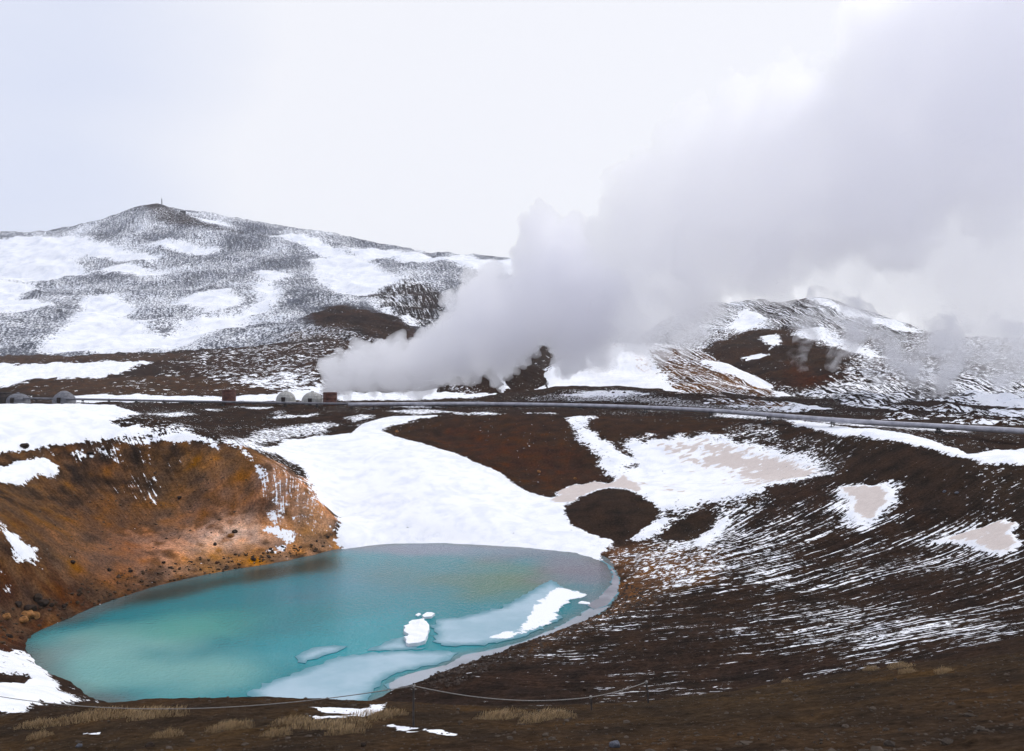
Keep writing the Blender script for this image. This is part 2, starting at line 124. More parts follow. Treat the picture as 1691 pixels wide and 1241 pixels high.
COVER = {
 'ground': [
  [[[-166.25, 275.28], [-162.43, 278.84], [-159.04, 283.45], [-155.29, 287.76], [-150.44, 290.31], [-146.87, 295.65], [-138.4, 291.16], [-133.66, 294.45], [-128.83, 297.87], [-118.77, 288.93], [-111.93, 287.27], [-107.65, 292.34], [-101.61, 293.0], [-93.47, 287.27], [-88.01, 289.56], [-81.66, 289.05], [-74.8, 286.52], [-68.51, 285.89], [-60.32, 276.41], [-52.64, 269.45], [-46.73, 270.89], [-40.53, 270.81], [-34.15, 269.32], [-26.57, 255.63], [-20.82, 252.32], [-15.52, 254.09], [-9.95, 250.89], [-4.55, 249.7], [0.8, 248.77], [6.14, 249.26], [11.16, 242.31], [16.37, 242.52], [21.19, 238.33], [26.08, 236.34], [22.07, 200.0], [17.79, 200.0], [13.5, 200.0], [9.21, 200.0], [4.93, 200.0], [0.66, 204.16], [-3.64, 200.0], [-7.93, 200.0], [-12.21, 200.0], [-16.5, 200.0], [-20.79, 200.0], [-25.25, 200.0], [-29.71, 200.0], [-34.18, 200.0], [-38.64, 200.0], [-43.11, 200.0], [-47.57, 200.0], [-52.04, 200.0], [-56.5, 200.0], [-60.79, 200.0], [-65.07, 200.0], [-69.36, 200.0], [-73.64, 200.0], [-77.93, 200.0], [-82.21, 200.0], [-86.5, 200.0], [-90.79, 200.0], [-95.07, 200.0], [-88.5, 200.0], [-100.24, 214.09], [-106.19, 216.35], [-114.38, 222.76], [-123.83, 231.0], [-126.58, 226.57], [-135.98, 233.92], [-146.04, 241.81]], {'c': -0.62, 'f': 3, 'soil': 'dark'}],
  [[[-233.85, 578.94], [-215.8, 569.5], [-206.77, 584.21], [-196.35, 596.95], [-194.71, 640.64], [-176.24, 631.84], [-156.42, 616.0], [-139.64, 609.99], [-127.65, 625.97], [-100.82, 574.93], [-79.33, 540.46], [-74.9, 427.12], [-75.12, 368.37], [-68.93, 296.47], [-76.54, 301.44], [-82.7, 300.34], [-90.73, 305.72], [-96.87, 304.41], [-113.66, 332.31], [-124.91, 341.43], [-145.09, 372.37]], {'c': -0.28, 'f': 14, 'soil': 'brown'}],
  [[[-122.82, 333.55], [-119.01, 343.19], [-120.52, 370.43], [-117.41, 386.3], [-112.88, 399.57], [-102.28, 391.76], [-96.51, 402.72], [-76.44, 344.67], [-81.6, 312.55], [-86.71, 304.39], [-94.93, 307.52], [-100.16, 301.23]], {'c': 0.12, 'f': 8, 'soil': 'brown'}],
  [[[-377.88, 531.42], [-372.54, 541.8], [-349.29, 525.93], [-344.77, 538.15], [-350.69, 568.2], [-331.59, 558.49], [-289.19, 507.12], [-279.57, 511.3], [-270.87, 519.12], [-255.12, 513.54], [-243.65, 516.45], [-233.09, 521.71], [-227.11, 538.45], [-205.23, 463.06], [-202.41, 447.31], [-198.02, 417.19], [-177.26, 356.8], [-176.77, 341.11], [-190.52, 353.05], [-243.23, 433.5], [-191.89, 329.42], [-206.88, 342.56], [-216.25, 345.8], [-225.93, 349.31], [-230.28, 344.62], [-242.06, 350.99], [-248.83, 349.94]], {'c': 1, 'f': 4}],
  [[[-593.49, 834.65], [-505.26, 732.64], [-544.74, 815.21], [-522.73, 808.2], [-508.6, 813.29], [-499.19, 826.57], [-508.71, 873.31], [-425.14, 757.72], [-390.78, 724.15], [-388.15, 749.01], [-361.25, 727.18], [-326.14, 688.17], [-301.05, 667.42], [-286.91, 670.01], [-260.19, 641.87], [-221.07, 577.97], [-206.22, 539.13], [-227.11, 538.45], [-233.09, 521.71], [-243.65, 516.45], [-255.12, 513.54], [-270.87, 519.12], [-279.57, 511.3], [-289.27, 507.26], [-331.93, 559.06], [-350.95, 568.62], [-345.33, 539.02], [-349.67, 526.51], [-373.28, 542.87], [-378.34, 532.07]], {'c': -0.6, 'f': 8, 'soil': 'midsoil'}],
  [[[-193.06, 327.43], [-189.86, 338.39], [-185.96, 344.6], [-176.19, 339.99], [-179.44, 361.2], [-196.92, 414.26], [-176.49, 388.81], [-167.55, 387.4], [-170.25, 414.17], [-160.97, 413.11], [-137.64, 377.47], [-118.39, 348.58], [-105.43, 335.07], [-91.45, 315.72], [-87.55, 295.0], [-92.41, 290.4], [-97.66, 287.53], [-105.34, 291.73], [-104.1, 272.16], [-112.81, 279.27], [-118.59, 278.81], [-126.24, 281.8], [-136.7, 290.48], [-140.8, 285.47], [-150.13, 291.05], [-155.75, 289.26], [-163.45, 291.32]], {'c': -0.5, 'f': 5, 'soil': 'midsoil'}],
  [[[-145.55, 280.1], [-147.1, 296.11], [-137.78, 289.85], [-133.0, 293.0], [-122.6, 283.46], [-114.09, 277.55], [-105.37, 270.44], [-99.36, 271.16], [-94.64, 275.73], [-83.27, 242.61], [-88.33, 241.83], [-92.96, 240.0], [-98.25, 240.0], [-103.54, 240.0], [-108.84, 240.0], [-116.9, 245.83], [-120.27, 241.71], [-126.13, 242.73]], {'c': 1, 'f': 2}],
  [[[-93.45, 284.11], [-84.46, 291.6], [-80.19, 298.99], [-80.29, 325.33], [-78.83, 349.8], [-57.04, 253.11], [-65.23, 259.62], [-69.73, 251.6], [-77.03, 254.18], [-81.4, 247.46]], {'c': 1, 'f': 2}],
  [[[-68.23, 329.95], [-54.69, 309.36], [-46.66, 317.85], [-39.95, 318.7], [-35.31, 339.71], [-26.95, 326.71], [-19.01, 311.32], [-12.13, 305.88], [-5.0, 274.75], [-12.6, 269.21], [-17.9, 262.45], [-23.73, 264.68], [-29.71, 267.48], [-36.21, 268.2], [-40.61, 255.5], [-46.68, 255.31], [-52.34, 253.09]], {'c': 0.75, 'f': 2}],
  [[[4.54, 259.61], [13.84, 260.17], [21.49, 262.76], [29.23, 264.85], [36.15, 260.24], [42.72, 255.06], [48.85, 249.16], [53.59, 238.57], [57.81, 232.25], [61.82, 226.27], [62.65, 210.59], [64.44, 200.26], [66.58, 192.38], [62.28, 196.17], [57.33, 198.41], [54.28, 203.6], [50.23, 205.63], [47.64, 214.62], [43.8, 219.38], [40.73, 229.67], [36.31, 234.26], [31.51, 237.49], [26.33, 238.63], [21.16, 242.85], [15.55, 243.28], [10.03, 246.29], [4.38, 250.39]], {'c': -0.2, 'f': 2, 'soil': 'dark'}],
  [[[15.66, 259.5], [25.33, 263.62], [30.91, 263.09], [36.68, 264.03], [41.93, 255.79], [31.23, 250.53], [26.25, 254.36], [21.06, 257.48]], {'c': 0.35, 'f': 2, 'soil': 'grey'}],
  [[[-81.68, 192.03], [-77.0, 197.61], [-70.68, 191.95], [-75.75, 187.53]], {'c': 0.25, 'f': 1.6}],
  [[[-55.23, 190.67], [-52.15, 194.45], [-46.2, 198.72], [-47.39, 192.03], [-51.45, 191.82]], {'c': 0.25, 'f': 1.6}],
  [[[-57.04, 201.91], [-55.38, 205.39], [-51.97, 191.72], [-52.98, 189.94]], {'c': 0.25, 'f': 1.6}],
  [[[-39.55, 193.96], [-34.71, 197.95], [-30.58, 189.88], [-34.53, 185.56]], {'c': 0.25, 'f': 1.6}],
  [[[-29.74, 202.63], [-25.95, 207.04], [-22.09, 212.59], [-16.21, 196.44], [-11.64, 190.6], [-16.45, 191.16], [-21.47, 193.27]], {'c': 0.25, 'f': 1.6}],
  [[[-11.55, 189.09], [-6.2, 190.66], [-2.08, 188.03], [1.93, 186.08], [-2.05, 185.5], [-6.04, 185.98]], {'c': 0.25, 'f': 1.6}],
  [[[3.33, 190.36], [7.44, 191.17], [11.61, 192.36], [8.53, 185.24]], {'c': 0.25, 'f': 1.6}],
  [[[-73.99, 204.92], [-70.17, 206.6], [-68.55, 197.67]], {'c': 0.25, 'f': 1.6}],
  [[[-68.88, 209.4], [-64.93, 212.38], [-60.44, 213.94], [-60.79, 204.84]], {'c': 0.25, 'f': 1.6}],
  [[[-32.76, 223.17], [-27.66, 220.62], [-23.15, 222.74], [-16.51, 219.12], [-20.89, 215.86], [-25.27, 213.78]], {'c': 0.25, 'f': 1.6}],
  [[[-167.03, 234.89], [-159.17, 230.8], [-155.16, 232.2], [-148.02, 228.85], [-145.64, 232.9], [-144.94, 240.0], [-139.8, 240.0], [-128.18, 228.45], [-125.77, 234.62], [-119.46, 233.74], [-110.04, 224.73], [-100.24, 214.09], [-85.63, 194.14], [-58.8, 130.57], [-59.47, 125.66], [-59.19, 123.41], [-57.1, 123.84], [-54.52, 126.05], [-53.28, 125.69], [-54.2, 123.69], [-56.27, 120.36], [-58.29, 117.32], [-59.57, 114.96], [-60.74, 112.56], [-61.88, 110.3], [-62.89, 107.97], [-63.83, 105.68], [-64.77, 103.57], [-65.56, 101.36], [-66.82, 100.0], [-68.96, 100.0], [-71.11, 100.0], [-72.33, 101.72], [-76.9, 108.15]], {'c': 1, 'f': 1.2}],
  [[[-72.21, 119.56], [-70.72, 121.4], [-69.28, 123.48], [-65.9, 123.76], [-62.85, 124.72], [-60.24, 124.86], [-62.12, 119.87], [-64.51, 117.99], [-66.91, 116.3], [-68.64, 113.66]], {'t': 0.45, 'f': 5}],
  [[[-112.28, 195.15], [-111.41, 197.31], [-105.76, 193.43], [-101.97, 185.27], [-101.84, 181.51], [-105.66, 184.79]], {'c': -0.1, 'f': 1}],
  [[[-42.6, 141.83], [-44.27, 165.05], [-39.7, 170.75], [-35.79, 172.48], [-34.17, 176.85], [-31.87, 181.75], [-27.74, 189.01], [-21.95, 188.52], [-16.12, 187.32], [-21.63, 183.0], [-26.17, 178.3], [-26.8, 175.71], [-23.08, 169.59], [-17.14, 164.92], [-13.24, 160.51], [-9.55, 156.36], [-4.91, 151.19], [-1.65, 149.0], [0.46, 144.53], [3.47, 140.61], [5.87, 138.0], [8.42, 131.7], [7.98, 126.26], [9.05, 121.2], [11.01, 119.0], [13.64, 119.0], [13.13, 119.0], [11.86, 119.0], [8.03, 119.0], [5.06, 119.0], [2.08, 119.0], [-0.89, 119.0], [-3.87, 119.0], [-7.27, 119.0], [-10.67, 119.0], [-13.22, 119.0], [-15.77, 119.0], [-18.32, 119.0], [-20.87, 119.0], [-24.27, 119.0], [-26.64, 124.12], [-26.92, 124.18], [-26.89, 119.31], [-31.81, 134.75], [-34.98, 141.72], [-40.05, 145.46]], {'c': 1, 'f': 1}],
  [[[-32.89, 161.29], [-28.48, 162.4], [-24.25, 165.17], [-18.76, 158.69], [-13.59, 151.55], [-10.15, 148.76], [-6.86, 146.67], [-3.67, 144.92], [-0.57, 143.92], [2.38, 136.26], [4.95, 127.11], [1.26, 121.96], [-2.25, 123.51], [-5.85, 125.06], [-8.46, 128.52], [-11.27, 132.81], [-14.31, 137.69], [-18.54, 139.95], [-22.97, 142.61], [-26.68, 146.19], [-30.42, 149.18]], {'t': 0.12, 'f': 8}],
  [[[-39.98, 179.12], [-37.32, 183.0], [-32.86, 180.03], [-32.95, 173.76], [-36.32, 173.25]], {'c': -1, 'f': 0.6, 'soil': 'dark'}],
  [[[-42.48, 123.78], [-48.09, 148.61], [-52.39, 172.38], [-50.22, 177.77], [-47.54, 182.09], [-44.01, 185.01], [-40.35, 187.98], [-37.32, 183.0], [-39.77, 173.7], [-43.56, 168.02], [-45.9, 158.49], [-38.59, 124.05], [-40.88, 122.96]], {'c': 0.22, 'f': 2, 'soil': 'dark'}],
  [[[-55.76, 125.81], [-53.92, 128.37], [-52.13, 131.37], [-49.13, 133.43], [-49.52, 127.1], [-53.29, 125.28]], {'c': -0.02, 'f': 2, 'soil': 'dark'}],
  [[[-26.8, 175.71], [-20.09, 180.89], [-15.75, 182.95], [-11.36, 185.96], [-7.4, 186.6], [-3.4, 186.6], [0.6, 187.99], [6.2, 184.54], [11.68, 182.71], [14.02, 164.31], [15.54, 155.91], [16.37, 148.35], [14.6, 146.53], [9.87, 146.27], [6.16, 137.98], [3.47, 140.61], [0.46, 144.53], [-1.65, 149.0], [-4.91, 151.19], [-9.55, 156.36], [-13.24, 160.51], [-17.14, 164.92], [-23.08, 169.59]], {'c': -0.8, 'f': 1.2, 'soil': 'brown'}],
  [[[-10.68, 174.83], [-6.86, 172.94], [-3.11, 170.97], [0.54, 168.85], [5.2, 163.68], [9.67, 160.15], [5.82, 149.44], [1.59, 153.92], [-1.72, 155.68], [-5.14, 158.13]], {'soil': 'redbrown', 'f': 8}],
  [[[18.48, 185.45], [22.79, 184.96], [27.2, 185.32], [31.61, 185.56], [35.77, 184.44], [39.72, 182.63], [43.28, 181.13], [46.73, 179.48], [49.96, 177.29], [43.97, 160.11], [41.2, 162.72], [38.23, 164.96], [35.03, 166.53], [31.61, 167.31], [25.58, 166.96], [22.25, 164.38], [21.0, 159.34], [19.09, 162.47], [16.83, 168.92], [15.74, 177.02]], {'c': -0.78, 'f': 1.2, 'soil': 'brown'}],
  [[[11.03, 182.68], [18.48, 185.45], [15.74, 177.02], [16.54, 169.61], [18.94, 163.15], [21.23, 159.39], [21.96, 154.1], [20.13, 144.89], [17.8, 144.46], [16.56, 150.03], [15.6, 156.55], [14.07, 164.88], [12.43, 174.91]], {'c': 0.55, 'f': 1.5}],
  [[[20.88, 158.48], [22.21, 164.1], [25.53, 166.65], [31.55, 167.0], [34.92, 166.01], [38.05, 164.17], [40.62, 160.41], [43.0, 156.59], [45.09, 152.31], [46.91, 147.75], [48.93, 138.53], [49.32, 129.68], [47.25, 122.62], [42.89, 121.42], [39.26, 120.93], [35.03, 121.26], [32.27, 120.63], [29.06, 121.63], [26.78, 123.12], [24.39, 124.41], [20.95, 122.47], [20.15, 128.52], [19.09, 133.97], [16.3, 140.4], [18.91, 147.48]], {'c': 0.85, 'f': 4.5}],
  [[[28.42, 162.75], [32.42, 162.41], [36.24, 161.33], [39.6, 156.38], [42.64, 151.31], [38.37, 151.55], [34.68, 154.36], [30.87, 157.44]], {'t': 1, 'f': 2.5}],
  [[[30.54, 155.76], [34.19, 153.82], [37.78, 152.07], [41.16, 149.87], [43.65, 146.27], [45.6, 141.49], [47.28, 136.61], [47.23, 124.87], [43.5, 123.15], [40.21, 123.86], [36.87, 124.54], [35.34, 130.36], [37.82, 139.52], [35.27, 144.39], [32.28, 148.43]], {'t': 1, 'f': 2.5}],
  [[[24.52, 140.42], [27.09, 138.15], [25.82, 134.14], [24.0, 136.32]], {'t': 1, 'f': 2.5}],
  [[[5.75, 135.35], [8.09, 142.46], [10.44, 146.87], [14.64, 146.88], [16.44, 144.27], [19.75, 149.86], [21.27, 137.57], [20.0, 133.63], [16.45, 135.9], [13.49, 135.4], [11.27, 132.08], [8.82, 130.7]], {'c': 1, 't': 1, 'f': 1}],
  [[[8.15, 127.43], [10.39, 132.86], [14.44, 139.95], [18.04, 136.87], [20.45, 130.41], [21.82, 123.94], [19.33, 119.46], [16.32, 116.3], [13.77, 115.81], [10.97, 118.56], [8.91, 121.71]], {'c': -0.95, 'f': 0.7, 'soil': 'dark'}],
  [[[16.68, 114.16], [19.34, 117.98], [22.09, 121.53], [24.74, 121.76], [27.34, 121.69], [29.79, 121.07], [32.33, 120.07], [34.91, 119.36], [37.45, 118.62], [40.04, 118.14], [42.86, 117.77], [45.58, 117.2], [41.2, 109.97], [37.32, 103.57], [34.48, 100.66], [31.6, 97.33], [28.25, 95.4], [25.41, 95.0], [23.4, 96.01], [21.71, 98.72], [20.14, 102.74], [18.68, 109.21]], {'c': -0.06, 's': 0.5, 'f': 3, 'soil': 'dark'}],
  [[[15.99, 115.08], [19.03, 118.69], [21.82, 121.93], [22.74, 120.39], [19.01, 115.98], [17.05, 113.93]], {'c': 0.8, 'f': 0.7}],
  [[[20.08, 114.95], [23.29, 118.79], [27.47, 120.37], [28.17, 117.2], [26.15, 112.82], [23.16, 110.1], [20.45, 112.48]], {'c': -0.9, 'f': 0.8, 'soil': 'dark'}],
  [[[23.12, 106.98], [27.46, 113.57], [29.09, 115.54], [29.36, 113.37], [25.73, 107.69], [23.39, 103.45]], {'c': 0.8, 'f': 0.7}],
  [[[11.09, 111.33], [13.84, 112.68], [16.59, 113.56], [18.82, 110.02], [20.68, 105.45], [22.32, 100.41], [24.2, 97.4], [26.13, 95.15], [26.74, 90.32], [23.77, 88.84], [20.82, 87.13], [18.26, 86.8], [15.8, 86.92], [14.49, 90.37], [13.06, 93.98], [13.11, 101.65]], {'c': -0.14, 'f': 3, 'soil': 'ochrebrown'}],
  [[[19.39, 102.63], [21.37, 101.58], [23.34, 100.69], [25.38, 94.86], [22.2, 92.9], [20.56, 94.52], [18.88, 96.27]], {'c': -0.15, 'f': 3, 'soil': 'ochrebrown'}],
  [[[12.5, 96.97], [14.18, 91.26], [15.59, 85.78], [12.03, 78.52], [9.99, 77.18], [8.0, 75.77], [6.06, 74.12], [3.77, 70.79], [1.66, 67.38], [-0.27, 69.45], [1.28, 73.3], [3.07, 78.74], [4.85, 80.41], [6.74, 82.38], [9.57, 86.68], [11.3, 90.63]], {'c': -0.32, 'f': 2, 'soil': 'ochrebrown'}],
  [[[45.05, 170.71], [47.88, 166.76], [50.52, 162.8], [51.53, 155.3], [52.43, 148.43], [50.14, 133.83], [48.42, 139.91], [46.51, 149.85], [43.3, 157.67]], {'c': -0.05, 'f': 4, 'soil': 'dark'}],
  [[[31.31, 114.0], [34.57, 115.83], [37.94, 117.74], [41.67, 120.42], [44.0, 119.72], [46.11, 118.55], [48.0, 116.98], [48.51, 112.35], [49.02, 108.15], [49.5, 104.29], [49.81, 100.42], [50.54, 97.63], [51.21, 94.96], [51.68, 92.15], [51.85, 89.04], [51.59, 85.43], [51.81, 82.39], [51.98, 79.52], [52.11, 76.79], [52.32, 74.38], [52.54, 72.14], [52.75, 70.04], [49.57, 65.82], [46.79, 62.11], [43.9, 58.28], [40.49, 53.75], [36.14, 47.98], [35.4, 47.0], [34.4, 47.0], [33.4, 47.0], [32.39, 47.0], [31.39, 47.0], [30.39, 47.0], [29.39, 47.0], [28.38, 47.0], [27.32, 47.0], [26.25, 47.0], [25.18, 47.0], [24.11, 47.0], [23.09, 47.11], [22.13, 47.34], [21.34, 47.83], [20.53, 48.35], [19.69, 48.83], [18.82, 49.28], [17.99, 49.93], [17.2, 50.75], [16.2, 51.04], [15.15, 51.17], [14.09, 51.29], [12.75, 50.76], [11.41, 50.09], [9.97, 48.82], [8.57, 47.42], [7.39, 47.0], [6.29, 47.0], [5.19, 47.0], [4.18, 47.0], [3.17, 47.0], [2.17, 47.0], [1.18, 47.78], [0.16, 48.74], [-0.91, 49.7], [-2.01, 50.68], [-3.15, 51.64], [-4.33, 52.5], [-5.53, 53.24], [-6.78, 54.1], [-8.08, 55.05], [-9.66, 65.83], [-8.33, 66.42], [-6.97, 67.05], [-5.47, 67.5], [-3.97, 68.27], [-2.45, 69.26], [-0.88, 70.35], [0.74, 71.39], [2.43, 73.25], [4.27, 76.19], [6.22, 78.77], [8.27, 81.27], [10.46, 83.91], [12.49, 84.65], [14.55, 85.4], [16.63, 86.06], [18.82, 87.11], [21.11, 88.37], [23.36, 94.24], [25.63, 99.83], [28.61, 107.65]], {'c': -0.25, 's': 1, 'f': 4, 'soil': 'dark'}],
  [[[31.31, 114.0], [34.45, 115.43], [37.69, 116.94], [41.17, 118.97], [41.58, 113.13], [41.86, 107.62], [42.12, 102.64], [43.49, 99.89], [44.73, 97.16], [45.83, 94.42], [46.6, 91.31], [43.21, 88.37], [39.35, 84.18], [37.81, 84.75], [36.15, 85.12], [34.37, 85.25], [32.63, 85.46], [30.85, 85.6], [29.17, 86.07], [27.42, 86.37], [25.61, 86.49], [23.84, 86.81], [22.75, 95.22], [25.23, 100.6], [28.44, 108.24]], {'c': -0.2, 's': 1, 'f': 8}],
  [[[12.06, 91.51], [13.86, 90.47], [15.65, 89.62], [17.42, 88.85], [19.24, 88.46], [21.11, 88.37], [22.59, 85.84], [24.1, 83.84], [25.43, 81.58], [26.67, 79.37], [27.53, 76.39], [24.88, 73.93], [22.5, 71.94], [20.03, 69.33], [18.66, 69.76], [17.25, 70.11], [15.83, 70.45], [14.36, 70.64], [12.92, 71.07], [12.86, 77.88], [12.55, 84.57]], {'c': -0.45, 's': 1, 'f': 8}],
  [[[30.28, 70.14], [32.16, 70.94], [33.89, 71.38], [35.6, 71.73], [37.31, 72.04], [38.94, 72.19], [40.36, 71.96], [41.79, 71.75], [43.2, 71.52], [44.61, 70.82], [45.88, 69.96], [47.07, 69.04], [43.92, 64.42], [41.07, 60.24], [36.78, 53.95], [34.88, 53.18], [33.13, 52.6], [31.36, 51.93], [30.57, 52.6], [29.66, 53.11], [28.68, 53.54], [27.6, 53.8], [26.53, 54.11], [25.53, 54.6], [27.81, 61.85]], {'c': -0.25, 's': 1, 'f': 6}],
  [[[50.8, 160.0], [53.73, 156.35], [55.63, 150.39], [54.87, 138.53], [55.99, 131.86], [57.45, 126.77], [57.94, 121.15], [58.66, 116.58], [59.05, 111.78], [58.03, 104.9], [59.27, 102.45], [60.75, 100.6], [62.48, 99.36], [64.37, 98.48], [66.2, 97.56], [67.81, 96.4], [67.33, 92.44], [67.08, 89.05], [60.26, 80.0], [60.26, 80.0], [58.27, 80.0], [56.28, 80.0], [54.29, 80.0], [52.3, 80.01], [52.24, 83.08], [52.11, 86.28], [52.29, 89.79], [52.08, 92.87], [51.58, 95.66], [50.93, 98.38], [50.2, 101.19], [49.9, 105.12], [49.42, 109.04], [48.94, 113.35], [48.39, 117.92], [48.06, 125.89], [49.3, 136.8], [50.65, 149.45]], {'c': -0.6, 's': 0.6, 'f': 6, 'soil': 'dark'}],
  [[[43.57, 115.19], [46.17, 116.58], [48.04, 115.07], [48.95, 108.87], [47.65, 104.33], [45.03, 102.25], [41.8, 100.13], [40.28, 101.69], [41.21, 105.97]], {'c': 0.3, 's': 0.9, 'f': 3}],
  [[[44.87, 115.38], [46.96, 114.43], [47.98, 111.13], [47.74, 107.03], [45.72, 104.17], [43.34, 102.07], [42.12, 102.64], [43.36, 106.79], [43.78, 111.35]], {'c': 1, 't': 1, 'f': 0.9}],
  [[[44.49, 89.05], [47.68, 88.47], [50.15, 86.73], [49.34, 83.98], [47.85, 81.74], [46.88, 77.63], [45.01, 76.89], [44.22, 77.92], [45.12, 82.08], [45.56, 85.67]], {'c': 1, 't': 1, 'f': 0.8}],
  [[[54.99, 169.4], [56.87, 163.22], [58.18, 156.29], [59.29, 149.69], [57.75, 137.54], [58.9, 132.76], [61.15, 130.8], [62.72, 125.53], [61.25, 117.54], [60.67, 111.83], [69.41, 122.3], [74.06, 122.64], [76.4, 121.51], [78.75, 120.47], [80.92, 119.25], [82.98, 117.97], [84.86, 116.52], [86.49, 114.82], [75.32, 100.0], [72.83, 100.0], [70.35, 100.0], [67.86, 100.0], [65.37, 100.0], [62.88, 100.0], [60.62, 100.37], [59.07, 102.09], [57.72, 104.34], [58.65, 111.03], [58.35, 115.95], [57.63, 120.51], [56.88, 125.5], [55.73, 131.23], [54.07, 136.52], [55.26, 147.49], [54.2, 153.45], [52.62, 158.6]], {'c': 0.9, 'f': 0.8}],
  [[[65.85, 124.67], [67.29, 123.23], [61.54, 111.53], [60.36, 111.99]], {'c': -0.8, 'f': 0.6, 'soil': 'dark'}],
  [[[46.33, 193.9], [49.84, 191.43], [52.89, 187.7], [55.85, 184.19], [59.28, 182.59], [60.97, 174.97], [63.31, 170.08], [65.3, 164.86], [67.89, 161.69], [70.91, 159.81], [73.68, 157.61], [75.35, 153.0], [76.88, 148.57], [78.18, 144.11], [79.46, 140.01], [79.45, 140.0], [75.95, 140.0], [72.45, 140.0], [68.95, 140.0], [65.45, 140.0], [62.12, 140.0], [62.89, 149.79], [61.41, 155.05], [59.46, 159.73], [57.09, 163.84], [54.5, 167.88], [52.5, 173.16], [50.08, 177.73], [47.07, 180.79], [43.84, 183.47]], {'c': 0.05, 'f': 1.2, 'soil': 'dark'}],
  [[[-66.7, 93.81], [-66.33, 96.18], [-65.9, 98.62], [-65.22, 100.83], [-64.64, 103.36], [-63.91, 105.82], [-62.86, 108.36], [-61.7, 110.91], [-60.36, 113.35], [-58.97, 115.92], [-57.37, 118.32], [-55.57, 120.53], [-53.78, 123.0], [-51.73, 125.11], [-49.33, 126.61], [-43.74, 124.86], [-39.29, 123.48], [-38.14, 135.0], [-34.09, 135.0], [-31.05, 131.53], [-27.29, 117.03], [-27.45, 115.25], [-25.11, 114.33], [-24.36, 113.48], [-26.87, 109.66], [-29.29, 106.38], [-31.23, 104.59], [-33.15, 103.03], [-34.97, 101.36], [-36.68, 99.61], [-38.31, 97.43], [-39.89, 95.38], [-40.85, 92.92], [-41.72, 90.48], [-42.61, 87.66], [-43.29, 84.71], [-43.69, 81.68], [-44.05, 78.84], [-43.5, 74.67], [-43.44, 71.94], [-43.7, 69.88], [-44.08, 68.16], [-44.41, 66.46], [-44.63, 64.71], [-45.0, 63.29], [-47.87, 67.33], [-49.81, 70.05], [-51.43, 72.33], [-52.86, 74.33], [-54.28, 76.33], [-55.76, 78.41], [-57.61, 81.02], [-60.72, 85.39]], {'c': -0.9, 'f': 0.8, 'soil': 'ochrebrown'}],
  [[[-65.8, 92.54], [-65.71, 95.28], [-65.28, 97.7], [-64.73, 100.08], [-64.11, 102.52], [-63.5, 105.15], [-62.46, 107.67], [-61.31, 110.2], [-59.97, 112.63], [-58.61, 115.21], [-57.05, 117.66], [-55.25, 119.83], [-53.4, 122.12], [-51.36, 124.22], [-48.94, 125.6], [-46.03, 125.0], [-42.7, 123.13], [-39.66, 121.89], [-36.79, 121.04], [-34.26, 118.28], [-36.5, 117.35], [-38.61, 116.12], [-41.38, 114.59], [-43.89, 112.64], [-45.79, 110.75], [-47.39, 108.39], [-48.69, 105.59], [-50.3, 103.73], [-51.54, 101.32], [-52.58, 98.75], [-52.1, 93.9], [-51.53, 89.28], [-51.13, 85.29], [-51.2, 82.35], [-51.87, 80.53], [-52.64, 78.98], [-53.43, 77.58], [-54.27, 76.32], [-55.69, 78.32], [-57.43, 80.76], [-60.26, 84.74]], {'s': 0.75, 'f': 6}],
  [[[-66.7, 93.81], [-66.28, 96.11], [-65.81, 98.48], [-65.1, 100.65], [-64.47, 103.09], [-63.74, 105.55], [-62.67, 108.04], [-61.49, 110.54], [-60.13, 112.93], [-58.74, 115.48], [-57.15, 117.87], [-55.33, 120.01], [-53.52, 122.39], [-51.48, 124.52], [-49.07, 125.95], [-43.94, 124.14], [-47.22, 121.18], [-49.32, 119.28], [-51.13, 116.94], [-52.66, 114.22], [-54.28, 111.95], [-55.64, 109.38], [-56.83, 106.72], [-57.65, 103.9], [-58.2, 100.84], [-58.4, 97.41], [-57.48, 92.44], [-57.24, 88.87], [-57.35, 86.06], [-57.95, 84.14], [-58.82, 82.72]], {'soil': 'dark', 'f': 5}],
  [[[-54.72, 76.96], [-53.44, 77.5], [-52.27, 78.22], [-51.16, 79.1], [-50.14, 80.17], [-49.23, 81.52], [-48.49, 83.24], [-47.92, 85.41], [-47.18, 87.43], [-46.14, 89.03], [-44.79, 90.16], [-42.63, 89.68], [-43.24, 87.04], [-43.67, 84.28], [-44.1, 81.72], [-44.54, 79.39], [-44.98, 77.23], [-45.16, 74.78], [-44.95, 71.88], [-45.06, 69.66], [-45.22, 67.67], [-45.18, 65.51], [-45.19, 63.55], [-48.13, 67.69], [-50.08, 70.42], [-51.73, 72.75], [-53.21, 74.84]], {'soil': 'redbrown', 'f': 6}],
  [[[-44.81, 121.69], [-41.71, 121.51], [-38.87, 122.15], [-34.9, 120.49], [-31.76, 118.41], [-35.99, 118.43], [-39.12, 118.92], [-42.1, 118.94]], {'soil': 'ochre', 'f': 4}],
  [[[-45.38, 98.43], [-45.23, 102.88], [-44.74, 106.98], [-43.22, 109.91], [-41.4, 112.43], [-39.2, 114.21], [-36.72, 115.41], [-33.21, 114.64], [-34.02, 111.94], [-34.36, 107.97], [-36.08, 105.5], [-37.72, 103.1], [-39.16, 100.5], [-40.94, 97.9], [-42.54, 95.21]], {'soil': 'midbrown', 'f': 4}],
